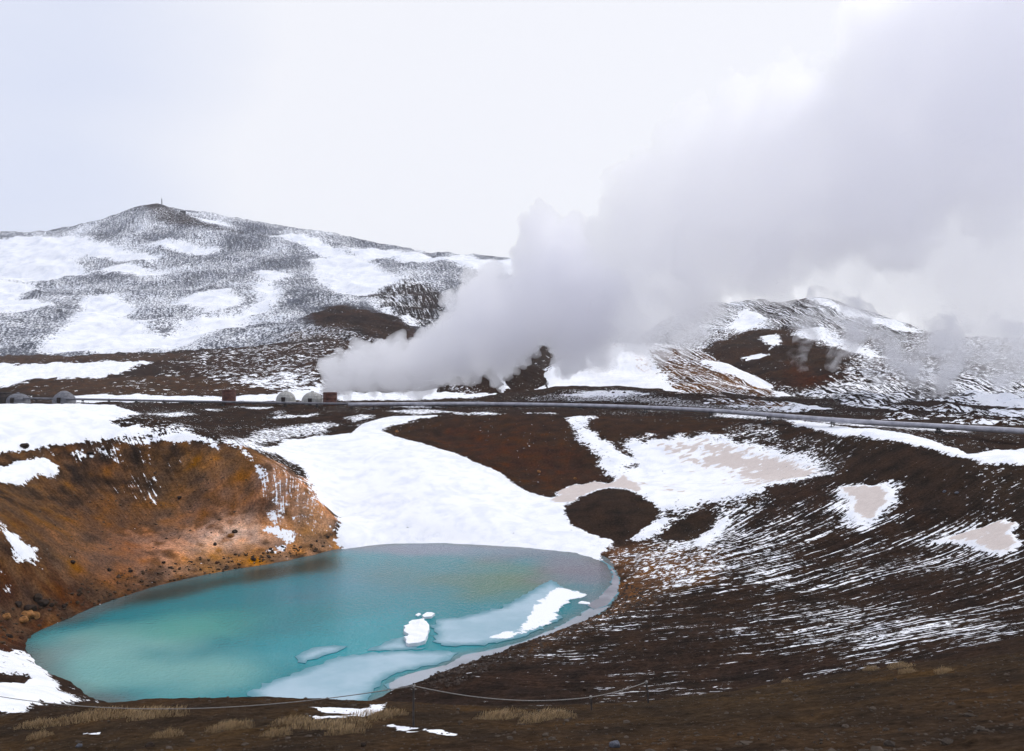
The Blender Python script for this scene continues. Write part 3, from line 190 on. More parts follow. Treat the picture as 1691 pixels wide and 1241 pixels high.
  [[[-44.55, 103.01], [-43.82, 106.61], [-42.84, 109.94], [-41.0, 112.45], [-38.86, 114.4], [-36.41, 114.41], [-33.89, 114.18], [-30.05, 115.09], [-28.9, 117.12], [-31.39, 135.0], [-27.29, 117.03], [-27.45, 115.25], [-25.11, 114.33], [-26.91, 111.96], [-28.66, 109.79], [-31.17, 107.6], [-33.67, 105.8], [-35.61, 104.11], [-37.48, 102.45], [-39.16, 100.5], [-42.12, 99.02]], {'soil': 'tan', 'f': 4}],
  [[[-43.4, 102.9], [-42.28, 107.05], [-40.87, 111.0], [-38.72, 114.02], [-36.3, 114.08], [-33.81, 113.94], [-31.33, 112.33], [-28.03, 113.57], [-29.68, 110.65], [-31.57, 108.99], [-33.44, 107.49], [-35.22, 105.92], [-37.46, 103.75], [-39.54, 101.49]], {'soil': 'tan', 'f': 1.6}],
  [[[-40.36, 109.6], [-38.59, 113.62], [-35.64, 114.57], [-32.83, 113.34], [-31.41, 111.18], [-34.58, 108.67], [-37.67, 106.44]], {'soil': 'pale', 'f': 2.6}],
  [[[-39.7, 101.9], [-38.16, 103.64], [-36.51, 105.28], [-34.8, 106.95], [-32.96, 108.46], [-30.38, 110.32], [-27.7, 112.24], [-24.43, 113.8], [-26.96, 110.06], [-29.4, 106.77], [-31.36, 105.05], [-33.31, 103.52], [-35.16, 101.92], [-36.91, 100.24]], {'soil': 'ochre', 'f': 3}],
  [[[-46.93, 111.27], [-44.9, 113.66], [-42.49, 115.39], [-40.04, 116.66], [-37.44, 117.65], [-33.63, 116.12], [-36.51, 114.73], [-38.99, 113.61], [-41.23, 111.98], [-42.64, 109.44], [-43.82, 106.61]], {'soil': 'midbrown', 'f': 3.5}],
  [[[-49.17, 92.34], [-49.62, 97.09], [-49.49, 101.07], [-47.2, 101.58], [-44.72, 101.72], [-42.63, 98.56], [-43.8, 95.73], [-44.8, 92.85], [-46.12, 91.51], [-47.28, 89.99]], {'soil': 'midbrown', 'f': 3}],
  [[[-34.26, 118.28], [-31.89, 118.88], [-33.32, 135.0], [-27.29, 117.03], [-27.45, 115.25], [-24.94, 114.27], [-26.88, 112.17], [-28.82, 110.41], [-32.44, 112.0], [-33.43, 115.4]], {'soil': 'tan', 'f': 3}],
  [[[-28.67, 116.17], [-27.48, 116.06], [-27.45, 115.25], [-24.94, 114.27], [-27.62, 111.94], [-30.23, 112.7]], {'soil': 'ochre', 'f': 2}],
  [[[-34.78, 117.2], [-32.59, 116.84], [-32.51, 115.08], [-34.41, 114.57]], {'soil': 'redbrown', 'f': 2}],
  [[[-36.21, 135.0], [-33.9, 134.44], [-31.2, 132.18], [-27.29, 117.03], [-27.48, 115.38], [-30.05, 115.09], [-31.55, 117.62]], {'soil': 'tan', 'f': 3}],
  [[[-55.94, 119.48], [-53.32, 123.28], [-51.54, 125.37], [-48.75, 127.46], [-45.57, 127.47], [-42.23, 123.29], [-43.68, 123.92], [-46.22, 125.52], [-49.52, 124.81], [-51.72, 124.09], [-52.42, 122.22], [-53.82, 121.44]], {'c': 0.62, 's': 0.7, 'f': 1.0}],
  [[[-62.55, 87.96], [-62.53, 90.66], [-62.9, 94.13], [-62.83, 97.14], [-62.49, 99.93], [-62.03, 102.7], [-61.67, 105.87], [-61.28, 109.49], [-60.01, 110.33], [-58.62, 110.08], [-57.29, 108.17], [-57.99, 108.18], [-57.67, 106.03], [-58.74, 106.04], [-58.62, 104.21], [-58.33, 101.39], [-58.91, 100.15], [-59.8, 99.02], [-59.69, 95.44], [-58.89, 91.05], [-58.87, 88.1], [-59.19, 85.83], [-59.83, 84.14]], {'c': 0.62, 's': 0.7, 'f': 1.0}],
  [[[-61.26, 110.88], [-60.26, 111.67], [-59.68, 111.62], [-60.25, 110.92]], {'c': 0.62, 's': 0.7, 'f': 1.0}],
  [[[-59.24, 113.68], [-58.46, 115.2], [-57.63, 115.35], [-56.5, 116.23], [-56.03, 116.12], [-57.07, 114.88], [-57.77, 112.71], [-58.65, 112.86]], {'c': 0.62, 's': 0.7, 'f': 1.0}],
  [[[-57.81, 116.36], [-57.14, 117.74], [-56.22, 117.55], [-54.5, 118.2], [-53.82, 117.64], [-54.19, 116.8], [-55.59, 116.95]], {'c': 0.62, 's': 0.7, 'f': 1.0}],
  [[[-56.32, 118.48], [-55.29, 119.55], [-54.57, 118.72], [-55.7, 118.24]], {'c': 0.62, 's': 0.7, 'f': 1.0}],
  [[[-52.45, 119.3], [-51.19, 119.74], [-51.53, 119.13]], {'c': 0.62, 's': 0.7, 'f': 1.0}],
  [[[-53.7, 117.75], [-53.02, 117.54], [-53.29, 117.04]], {'c': 0.62, 's': 0.7, 'f': 1.0}],
  [[[-52.11, 86.28], [-51.64, 86.42], [-51.2, 85.28], [-51.35, 85.03]], {'c': 0.62, 's': 0.7, 'f': 1.0}],
  [[[-50.92, 85.11], [-51.12, 86.91], [-50.24, 87.11], [-49.8, 86.55], [-49.94, 85.21], [-50.39, 84.64]], {'c': 0.62, 's': 0.7, 'f': 1.0}],
  [[[-49.48, 84.12], [-49.75, 88.45], [-49.26, 88.24], [-48.94, 86.34], [-48.38, 86.45], [-48.25, 84.7], [-48.06, 82.71], [-47.62, 82.05], [-47.67, 81.23], [-48.23, 81.0], [-48.2, 81.94], [-48.54, 82.32], [-48.89, 81.34], [-48.8, 82.76], [-48.89, 84.98]], {'c': 0.62, 's': 0.7, 'f': 1.0}],
  [[[-47.49, 79.38], [-47.37, 80.14], [-46.97, 80.05], [-47.21, 79.49]], {'c': 0.62, 's': 0.7, 'f': 1.0}],
  [[[-47.63, 106.26], [-47.34, 107.33], [-46.96, 105.77]], {'c': 0.62, 's': 0.7, 'f': 1.0}],
  [[[-47.3, 107.94], [-47.17, 109.24], [-46.7, 107.61]], {'c': 0.62, 's': 0.7, 'f': 1.0}],
  [[[-39.85, 123.83], [-38.26, 123.57], [-35.76, 121.06], [-34.61, 119.5], [-36.01, 119.89], [-38.03, 121.68]], {'c': 0.45, 's': 0.6, 'f': 0.9}],
  [[[-36.01, 119.89], [-33.77, 119.53], [-33.0, 118.29], [-34.95, 118.32]], {'c': 0.45, 's': 0.6, 'f': 0.9}],
  [[[-33.95, 118.66], [-34.76, 135.0], [-33.32, 135.0], [-30.94, 117.85], [-31.37, 116.95], [-30.3, 116.06], [-31.77, 115.38], [-33.01, 116.83]], {'c': 0.45, 's': 0.6, 'f': 0.9}],
  [[[-33.21, 114.64], [-31.61, 115.4], [-28.52, 115.58], [-28.93, 114.59], [-30.79, 114.78], [-32.14, 113.79]], {'c': 0.45, 's': 0.6, 'f': 0.9}],
  [[[-33.55, 113.05], [-30.32, 113.03], [-28.65, 112.83], [-29.48, 111.39], [-31.64, 112.01], [-33.1, 112.08]], {'c': 0.45, 's': 0.6, 'f': 0.9}],
  [[[-32.83, 135.0], [-30.96, 133.14], [-27.51, 117.58], [-28.43, 118.62]], {'c': 0.45, 's': 0.6, 'f': 0.9}],
  [[[-32.12, 107.7], [-30.98, 109.12], [-30.24, 108.43], [-31.89, 107.46]], {'c': 0.45, 's': 0.6, 'f': 0.9}],
  [[[-30.55, 109.81], [-29.61, 110.41], [-29.55, 109.59], [-30.23, 109.22]], {'c': 0.45, 's': 0.6, 'f': 0.9}],
  [[[-37.47, 134.32], [-34.09, 135.0], [-31.05, 131.53], [-27.29, 117.03], [-27.45, 115.25], [-29.73, 113.86], [-32.61, 115.45], [-33.84, 118.27]], {'c': -0.2, 's': 0.8, 'f': 2}],
  [[[-55.47, 118.47], [-53.07, 119.73], [-50.56, 120.9], [-46.78, 120.05], [-47.13, 116.68], [-47.16, 112.75], [-49.0, 110.55], [-50.43, 107.71], [-54.14, 112.2]], {'c': -0.36, 's': 1, 'f': 5}],
  [[[-23.91, 116.41], [-22.51, 128.37], [-19.22, 126.8], [-15.97, 125.02], [-12.87, 123.81], [-9.91, 123.71], [-6.95, 123.4], [-4.01, 123.23], [-1.36, 122.95], [1.27, 122.69], [3.88, 122.15], [6.44, 120.96], [8.94, 119.73], [11.32, 117.85], [13.61, 115.84], [11.19, 106.97], [8.94, 107.93], [6.64, 108.74], [4.3, 109.45], [1.93, 110.07], [-0.75, 110.79], [-3.46, 111.28], [-6.19, 111.8], [-8.93, 112.17], [-11.67, 112.27], [-14.39, 112.42], [-17.11, 112.45], [-19.75, 112.08], [-22.27, 111.14]], {'c': 1, 'f': 0.8}],
  [[[-43.62, 64.59], [-43.18, 66.28], [-42.72, 68.06], [-42.39, 70.19], [-41.97, 72.06], [-41.26, 73.36], [-38.35, 69.41], [-34.41, 63.93], [-31.86, 61.31], [-30.39, 57.08], [-30.27, 53.95], [-29.85, 50.93], [-30.25, 49.71], [-30.7, 48.68], [-31.18, 47.75], [-31.74, 47.0], [-35.28, 52.23], [-39.75, 58.85]], {'c': 0.85, 'f': 0.9}],
  [[[-38.27, 59.17], [-37.65, 60.44], [-37.0, 61.76], [-36.41, 63.27], [-35.56, 62.74], [-35.0, 60.83], [-35.6, 59.42], [-36.04, 57.85], [-36.21, 55.99]], {'c': -0.8, 'f': 0.5, 'soil': 'dark'}],
  [[[-6.21, 26.21], [-5.7, 26.54], [-4.54, 25.89], [-4.44, 30.25], [-3.87, 25.4], [-4.07, 23.69], [-4.89, 23.96], [-4.53, 24.81], [-5.09, 24.98], [-5.67, 25.18]], {'c': 0.95, 'f': 0.15}],
  [[[-5.98, 24.93], [-4.94, 24.25], [-4.45, 23.47], [-4.99, 23.63], [-5.53, 23.8]], {'c': 0.95, 'f': 0.15}],
  [[[-3.2, 21.8], [-2.32, 20.9], [-2.55, 20.35]], {'c': 0.95, 'f': 0.15}],
  [[[-2.63, 20.37], [-2.2, 19.82], [-2.31, 19.55]], {'c': 0.95, 'f': 0.15}],
  [[[-11.71, 23.17], [-10.81, 22.35], [-10.98, 22.11]], {'c': 0.95, 'f': 0.15}],
  [[[-2.12, 20.4], [-1.61, 19.47], [-1.35, 18.77], [-1.79, 19.24]], {'c': 0.95, 'f': 0.15}],
  [[[-7.91, 53.88], [-9.66, 65.83], [-8.22, 66.09], [-6.78, 66.52], [-5.3, 66.71], [-3.83, 67.15], [-2.35, 67.96], [-0.83, 68.94], [0.72, 69.97], [2.35, 70.82], [4.01, 71.55], [5.73, 72.59], [7.47, 73.38], [9.29, 74.53], [10.83, 73.11], [12.28, 71.6], [13.74, 70.46], [15.23, 69.69], [16.64, 68.77], [18.02, 67.88], [19.43, 67.23], [19.03, 62.04], [18.6, 57.29], [16.2, 54.08], [13.73, 49.99], [12.43, 49.49], [10.87, 47.72], [8.53, 41.78], [7.23, 40.0], [6.29, 40.0], [5.35, 40.0], [4.41, 40.0], [3.56, 40.0], [2.71, 40.1], [1.98, 43.08], [1.14, 46.11], [0.15, 47.39], [-0.88, 48.4], [-1.95, 49.29], [-3.07, 50.25], [-4.24, 51.42], [-5.44, 52.34], [-6.64, 53.01]], {'c': -0.42, 's': 1, 'f': 5}],
 ],
 'mountain_summit': [
  [[[-1111.61, 1358.58], [-1085.47, 1362.31], [-1059.62, 1366.63], [-1033.62, 1370.98], [-1007.17, 1374.97], [-980.15, 1378.41], [-952.62, 1381.33], [-924.78, 1383.96], [-896.92, 1386.73], [-869.23, 1389.97], [-841.49, 1393.36], [-814.99, 1399.12], [-785.63, 1400.23], [-750.08, 1389.96], [-714.49, 1378.76], [-667.67, 1343.98], [-613.68, 1310.69], [-583.26, 1295.09], [-532.38, 1277.35], [-535.39, 1258.69], [-585.89, 1270.72], [-616.79, 1278.33], [-648.23, 1286.35], [-662.44, 1278.31], [-640.47, 1244.49], [-597.37, 1193.88], [-632.65, 1188.07], [-661.92, 1189.85], [-691.35, 1191.74], [-720.61, 1193.2], [-745.44, 1192.02], [-769.28, 1189.39], [-792.11, 1185.41], [-814.08, 1180.44], [-835.4, 1174.84], [-856.19, 1168.86], [-876.54, 1162.63], [-896.48, 1156.21], [-916.01, 1149.64], [-935.12, 1142.88], [-1004.57, 1227.76]], {'c': 0.85, 'f': 11}],
  [[[-935.12, 1142.88], [-914.63, 1147.9], [-893.74, 1152.68], [-872.46, 1157.22], [-850.77, 1161.47], [-828.62, 1165.32], [-805.9, 1168.58], [-782.46, 1170.97], [-758.12, 1172.14], [-732.86, 1171.9], [-706.86, 1170.44], [-661.37, 1163.95], [-629.45, 1124.73], [-622.84, 1082.54], [-605.06, 1038.72], [-565.59, 1008.06], [-541.65, 990.61], [-558.4, 976.59], [-573.99, 950.42], [-593.02, 948.29], [-612.36, 946.77], [-632.08, 945.92], [-652.17, 945.67], [-672.54, 945.82], [-693.02, 946.1], [-713.39, 946.23], [-733.45, 945.95], [-753.02, 945.07], [-771.98, 943.49], [-858.48, 1049.21]], {'c': 0.85, 'f': 11}],
  [[[-415.27, 740.14], [-433.25, 797.57], [-451.69, 859.78], [-495.56, 983.38], [-521.29, 1019.99], [-529.24, 1065.33], [-503.91, 1076.23], [-438.78, 974.3], [-436.46, 946.63], [-386.99, 894.78], [-364.16, 842.0], [-332.66, 809.26], [-333.69, 840.99], [-348.55, 894.54], [-328.06, 908.57], [-312.92, 921.32], [-296.74, 932.53], [-294.13, 979.28], [-327.97, 1099.77], [-324.07, 1118.86], [-299.68, 1074.39], [-269.6, 1005.18], [-275.21, 950.18], [-280.28, 880.79], [-282.66, 832.24], [-279.87, 775.12], [-288.36, 753.9], [-298.06, 737.91], [-317.75, 734.68], [-334.5, 725.49], [-350.76, 723.4], [-367.53, 722.5], [-385.19, 723.36]], {'c': 0.85, 'f': 11}],
  [[[-573.26, 1325.45], [-540.85, 1338.96], [-509.44, 1331.88], [-478.33, 1324.76], [-451.93, 1316.77], [-467.33, 1294.29], [-496.18, 1297.19], [-538.43, 1309.81]], {'c': 0.85, 'f': 11}],
  [[[-600.04, 1225.47], [-565.44, 1245.67], [-532.09, 1230.27], [-499.39, 1214.85], [-525.67, 1195.69], [-571.02, 1201.25]], {'c': 0.85, 'f': 11}],
  [[[-402.29, 1013.87], [-385.43, 1067.46], [-360.64, 1084.63], [-351.47, 1045.82], [-325.66, 1023.39], [-321.07, 986.82], [-341.23, 964.13], [-366.77, 977.13]], {'c': 0.85, 'f': 11}],
  [[[-354.59, 1180.55], [-326.24, 1184.78], [-305.82, 1155.58], [-319.22, 1129.97]], {'c': 0.85, 'f': 11}],
  [[[-398.0, 1391.26], [-344.1, 1394.33], [-298.61, 1368.43], [-257.19, 1306.95], [-196.35, 1219.03], [-153.97, 1102.58], [-162.98, 1058.79], [-185.76, 1017.84], [-234.84, 1076.2], [-267.39, 1150.08], [-281.19, 1228.27], [-303.44, 1266.2], [-271.27, 1285.19], [-333.04, 1349.52]], {'c': 0.85, 'f': 11}],
  [[[-262.41, 1358.15], [-223.49, 1342.84], [-186.55, 1335.89], [-152.07, 1326.47], [-118.01, 1316.42], [-83.59, 1293.14], [-50.09, 1263.6], [-18.51, 1263.81], [13.38, 1292.33], [29.79, 1208.69], [11.98, 1157.0], [-12.82, 1157.99], [-37.89, 1165.97], [-73.07, 1196.52], [-93.83, 1245.1], [-125.85, 1210.95], [-176.57, 1264.44], [-211.92, 1259.85]], {'c': 0.85, 'f': 11}],
  [[[-553.47, 1468.94], [-504.27, 1454.12], [-478.74, 1433.67], [-523.55, 1421.86]], {'c': 0.85, 'f': 11}],
  [[[-100.16, 963.69], [-71.84, 1000.69], [-72.1, 956.81], [-92.77, 924.37]], {'c': 0.85, 'f': 11}],
  [[[-172.34, 1024.5], [-146.18, 949.69], [-112.83, 851.53], [-81.69, 759.87], [-96.29, 746.84], [-141.19, 896.42]], {'c': 0.85, 'f': 11}],
  [[[-178.28, 1016.66], [-156.96, 1069.29], [-132.5, 1120.88], [-100.81, 1061.2], [-73.03, 1017.39], [-78.19, 908.42], [-74.71, 744.45], [-95.89, 799.11], [-122.03, 873.9]], {'c': -0.25, 's': 1, 'f': 10, 'soil': 'dark'}],
  [[[-195.65, 792.8], [-199.07, 912.26], [-181.02, 919.87], [-149.31, 869.15], [-122.16, 832.24], [-98.16, 774.23], [-70.81, 681.37], [-82.99, 662.03], [-95.56, 651.01], [-114.35, 652.09], [-134.74, 660.71], [-159.0, 683.86]], {'c': -0.75, 'f': 10, 'soil': 'brown'}],
  [[[-185.4, 691.25], [-161.75, 695.7], [-136.55, 669.61], [-115.2, 656.97], [-99.39, 651.72], [-84.29, 650.16], [-69.63, 652.07], [-55.09, 656.44], [-40.28, 659.51], [-38.61, 632.17], [-53.02, 630.55], [-67.37, 629.03], [-81.7, 627.91], [-96.07, 627.33], [-110.51, 627.33], [-125.07, 627.96], [-139.8, 629.2], [-154.73, 631.02], [-169.88, 633.38]], {'c': -0.3, 'f': 10, 'soil': 'brown'}],
  [[[-659.16, 1499.32], [-628.99, 1516.94], [-578.52, 1484.75], [-514.68, 1425.41], [-480.15, 1413.69], [-445.47, 1399.91], [-498.69, 1409.0], [-550.49, 1412.8], [-598.36, 1430.74]], {'c': -0.32, 'f': 10, 'soil': 'dark'}],
 ],
 'rocky_knoll': [
  [[[-39.29, 378.03], [-29.68, 331.11], [-25.06, 332.49], [-17.66, 336.29], [-9.84, 332.03], [-2.28, 336.22], [5.62, 349.88], [13.62, 349.79], [13.15, 309.4], [5.47, 302.4], [-1.9, 300.41], [-9.23, 300.55], [-16.73, 303.57], [-24.84, 312.39]], {'c': -0.55, 'f': 3, 'soil': 'dark'}],
  [[[-6.46, 329.09], [-4.57, 328.15], [-3.06, 317.84], [-1.22, 310.51], [-3.37, 304.22], [-4.73, 307.94], [-3.02, 312.99], [-4.92, 320.36]], {'c': 0.9, 'f': 0.7}],
  [[[-41.1, 395.49], [-26.88, 325.77], [-19.68, 322.33], [-10.03, 308.47], [-14.13, 302.01], [-23.56, 312.63]], {'c': -0.1, 'f': 3, 'soil': 'brown'}],
 ],
 'striped_ridge': [
  [[[5.45, 311.37], [14.73, 346.68], [25.01, 370.49], [32.18, 361.9], [39.73, 360.05], [47.57, 360.95], [55.76, 363.91], [59.17, 345.89], [53.78, 295.86], [50.2, 247.05], [46.07, 253.46], [41.53, 258.98], [36.7, 264.14], [31.65, 269.33], [26.38, 274.63], [20.89, 279.89], [13.41, 291.05]], {'c': 0.95, 'f': 3}],
  [[[49.52, 347.53], [58.1, 354.42], [56.11, 314.86], [51.31, 306.32]], {'t': 0.8, 'f': 4}],
  [[[20.09, 332.9], [27.55, 336.89], [35.39, 342.91], [44.37, 319.41], [32.01, 290.1], [26.75, 313.36]], {'t': 0.35, 'f': 8}],
  [[[55.91, 356.61], [64.15, 356.4], [73.33, 360.85], [86.66, 362.69], [87.15, 334.74], [91.28, 323.94], [95.73, 319.49], [84.89, 267.36], [66.16, 203.79], [63.08, 208.03], [60.71, 215.46], [58.15, 223.35], [55.01, 230.26], [51.61, 237.28], [48.07, 245.16], [55.58, 305.76]], {'c': -0.12, 's': 1, 'f': 4, 'soil': 'ochrebrown'}],
  [[[75.49, 336.03], [79.7, 323.89], [84.97, 317.63], [91.28, 315.92], [83.32, 262.44], [70.09, 202.52], [73.95, 197.38], [95.12, 266.6], [108.7, 334.82], [101.0, 333.11], [93.8, 332.86], [87.82, 356.89]], {'c': 0.9, 'f': 2}],
 ],
 'mountain_slope': [
  [[[130.08, 776.62], [147.44, 768.77], [165.15, 764.31], [179.83, 748.19], [196.48, 742.42], [216.39, 748.92], [223.49, 720.11], [249.57, 752.19], [261.09, 739.19], [273.98, 728.53], [283.13, 709.73], [295.03, 699.49], [308.32, 693.42], [319.96, 684.41], [265.14, 567.13], [254.93, 573.33], [244.44, 579.53], [234.27, 587.24], [224.68, 597.45], [215.26, 609.43], [203.91, 614.57], [192.42, 619.99], [180.58, 624.98], [166.07, 626.4], [152.67, 632.66], [143.17, 658.24], [140.62, 730.51]], {'c': -0.02, 's': 1, 'f': 8, 'soil': 'dark'}],
  [[[164.46, 640.45], [188.37, 685.88], [194.48, 656.87], [180.58, 624.98], [167.84, 619.17]], {'c': 0.8, 'f': 6}],
  [[[258.55, 737.95], [266.47, 713.98], [275.36, 695.22], [289.84, 682.56], [308.43, 680.54], [306.7, 636.59], [277.87, 613.11], [271.7, 639.84], [261.91, 661.28], [254.89, 680.35], [249.56, 706.53]], {'c': 0.6, 'f': 5}],
  [[[118.99, 547.08], [143.08, 590.02], [164.81, 616.13], [182.71, 617.11], [200.09, 616.35], [187.45, 525.4], [177.9, 449.17], [121.18, 317.39], [113.5, 314.98], [106.35, 313.77], [106.05, 334.01], [104.31, 352.31], [112.94, 411.23], [114.57, 465.61]], {'c': -0.78, 'f': 6, 'soil': 'brown'}],
  [[[173.38, 592.76], [186.8, 595.03], [158.57, 499.44], [148.15, 482.9]], {'c': 0.85, 'f': 3}],
  [[[128.25, 473.12], [143.62, 479.31], [141.27, 465.9], [127.15, 457.03]], {'c': 0.85, 'f': 3}],
  [[[192.11, 591.76], [207.48, 599.52], [222.76, 606.14], [220.09, 565.88], [209.28, 509.99], [199.01, 460.89], [191.54, 422.62], [177.31, 417.56], [186.06, 465.58], [197.68, 527.66], [195.91, 560.31]], {'c': 0.4, 's': 0.5, 'f': 5}],
  [[[140.78, 433.65], [123.8, 350.51], [128.72, 343.57], [133.52, 337.12], [116.95, 295.26], [112.98, 301.57], [109.06, 308.75], [111.6, 343.75]], {'c': -0.7, 'f': 6, 'soil': 'redbrown'}],
  [[[112.85, 326.1], [122.67, 330.57], [133.52, 337.12], [137.05, 326.39], [139.72, 314.91], [142.07, 303.89], [111.01, 230.41], [95.85, 193.22], [92.27, 194.4], [88.83, 196.0], [85.54, 198.11], [82.41, 200.82], [79.43, 204.22], [76.57, 208.34], [88.82, 248.96]], {'c': 0.02, 's': 1, 'f': 6, 'soil': 'dark'}],
  [[[171.77, 367.42], [175.13, 356.45], [178.57, 346.65], [181.83, 337.39], [192.05, 341.28], [202.77, 345.7], [213.74, 350.18], [224.45, 353.92], [234.42, 356.27], [243.49, 357.13], [194.46, 285.23], [150.57, 220.85], [115.76, 169.79], [110.39, 168.32], [105.19, 167.0], [100.19, 165.9], [99.36, 171.15], [98.64, 177.04], [98.14, 183.86], [97.86, 191.74], [137.31, 285.0]], {'c': 0.0, 's': 1, 'f': 6, 'soil': 'dark'}],
  [[[153.34, 284.52], [152.03, 271.19], [140.29, 240.94], [132.29, 219.05], [133.42, 211.82], [134.42, 204.97], [135.29, 198.43], [111.92, 164.16], [109.15, 166.42], [106.4, 168.92], [103.7, 171.7], [107.82, 186.36], [112.61, 203.56]], {'c': 0.5, 's': 1, 'f': 5}],
 ],
}
STREAKS = [[-8.4, 57.25, 0], [-1.68, 51.77, 0], [3.58, 48.01, 0], [8.86, 48.74, 0], [14.02, 51.05, 0], [-6.68, 64.23, 1], [0.18, 56.97, 1], [6.13, 55.52, 1], [12.17, 55.94, 1], [18.49, 56.97, 1], [25.36, 54.24, 1], [31.36, 51.93, 1], [-2.29, 70.36, 2], [4.76, 63.83, 2], [11.45, 62.99, 2], [20.69, 63.72, 2], [30.66, 65.57, 2], [40.16, 66.5, 2], [4.67, 77.34, 3], [12.92, 71.07, 3], [20.99, 72.64, 3], [29.98, 75.7, 3], [39.06, 77.62, 3], [46.71, 77.34, 3], [11.33, 85.97, 4], [17.95, 82.54, 4], [27.96, 86.13, 4], [40.07, 92.79, 4], [50.26, 93.25, 4], [14.51, 94.72, 5], [23.66, 93.43, 5], [36.56, 101.47, 5], [45.96, 106.45, 5], [17.24, 102.93, 6], [27.08, 106.93, 6], [39.29, 115.93, 6], [46.8, 122.58, 6]]
LAKE = [[-45.33, 75.59], [-45.67, 79.19], [-43.42, 84.95], [-41.7, 90.44], [-39.99, 95.63], [-36.72, 99.72], [-32.85, 103.24], [-29.29, 106.38], [-25.51, 109.72], [-24.55, 114.38], [-20.39, 116.28], [-15.67, 118.24], [-10.71, 119.45], [-3.8, 117.06], [2.02, 115.51], [7.67, 113.64], [10.93, 109.72], [12.5, 103.24], [12.53, 97.22], [11.33, 90.91], [9.54, 86.42], [6.74, 82.35], [3.05, 78.3], [0.24, 75.27], [-2.35, 72.16], [-4.74, 69.44], [-7.02, 67.57], [-8.72, 65.79], [-9.34, 63.64], [-11.6, 61.19], [-16.76, 59.32], [-23.19, 59.52], [-28.07, 60.87], [-32.86, 63.41], [-37.62, 68.09], [-41.16, 71.72]]
FLOES = {'sheet_far': [[-7.5, 82.35], [-5.09, 83.33], [-2.77, 85.16], [-0.96, 86.85], [0.61, 89.74], [2.29, 93.09], [3.75, 96.42], [4.42, 97.49], [4.99, 96.42], [5.68, 94.09], [6.91, 92.59], [8.04, 91.86], [7.8, 90.67], [6.38, 89.74], [5.28, 87.5], [4.64, 84.95], [4.89, 82.94], [3.73, 81.02], [2.23, 79.19], [0.69, 77.09], [-0.84, 76.09], [-2.71, 75.11], [-4.57, 74.79], [-6.09, 75.11], [-7.08, 75.92], [-7.0, 78.12], [-7.51, 79.91]], 'sheet_near': [[-20.05, 64.46], [-19.2, 66.29], [-18.12, 67.57], [-17.0, 68.9], [-15.9, 70.56], [-14.69, 72.02], [-12.79, 72.92], [-10.27, 73.53], [-8.17, 73.53], [-6.05, 73.38], [-4.62, 73.07], [-4.99, 71.72], [-5.59, 70.85], [-7.25, 69.72], [-9.09, 68.63], [-10.19, 66.79], [-10.44, 64.81], [-10.73, 62.72], [-12.48, 61.19], [-15.86, 60.76], [-18.38, 61.95]], 'sheet_tongue': [[-18.29, 72.02], [-18.07, 73.22], [-17.31, 74.47], [-16.09, 74.95], [-14.72, 74.79], [-14.54, 74.15], [-15.16, 73.07], [-16.26, 72.16], [-17.2, 70.71], [-17.8, 70.71]], 'sheet_wedge': [[-12.66, 73.68], [-11.8, 74.95], [-10.72, 76.75], [-9.84, 77.61], [-9.39, 75.76], [-8.27, 74.47], [-7.72, 74.31], [-8.73, 73.84], [-10.82, 73.68]], 'floe_snowy': [[-9.97, 79.55], [-9.62, 81.4], [-8.69, 81.97], [-8.05, 80.83], [-7.72, 79.19], [-7.66, 76.92], [-7.73, 75.43], [-8.31, 74.79], [-9.09, 74.63], [-9.58, 75.59], [-9.59, 76.92], [-9.96, 78.12]], 'floe_small': [[-8.84, 83.33], [-8.46, 84.34], [-7.64, 83.93], [-7.85, 82.94], [-8.48, 82.74]], 'floe_tiny': [[-9.5, 83.93], [-9.27, 84.54], [-9.04, 84.13], [-9.28, 83.53]], 'floe_strip': [[6.77, 88.16], [7.27, 88.83], [8.18, 88.38], [8.05, 87.72], [7.32, 87.94]], 'shore_shelf': [[-9.11, 63.64], [-9.69, 66.04], [-8.63, 68.09], [-6.94, 69.17], [-5.31, 70.42], [-4.18, 72.61], [-2.13, 73.68], [0.89, 75.92], [4.71, 80.83], [7.07, 84.95], [8.76, 87.94], [10.08, 86.85], [6.76, 81.21], [3.12, 77.26], [0.35, 74.31], [-2.21, 71.28], [-4.58, 68.63], [-6.85, 66.79], [-8.45, 65.18]], 'margin_ice': [[10.83, 108.7], [11.86, 104.79], [11.89, 100.0], [11.1, 95.63], [9.38, 90.91], [7.66, 87.5], [8.24, 85.78], [9.82, 87.28], [11.55, 92.11], [12.47, 97.77], [12.32, 103.55], [11.46, 107.36]]}
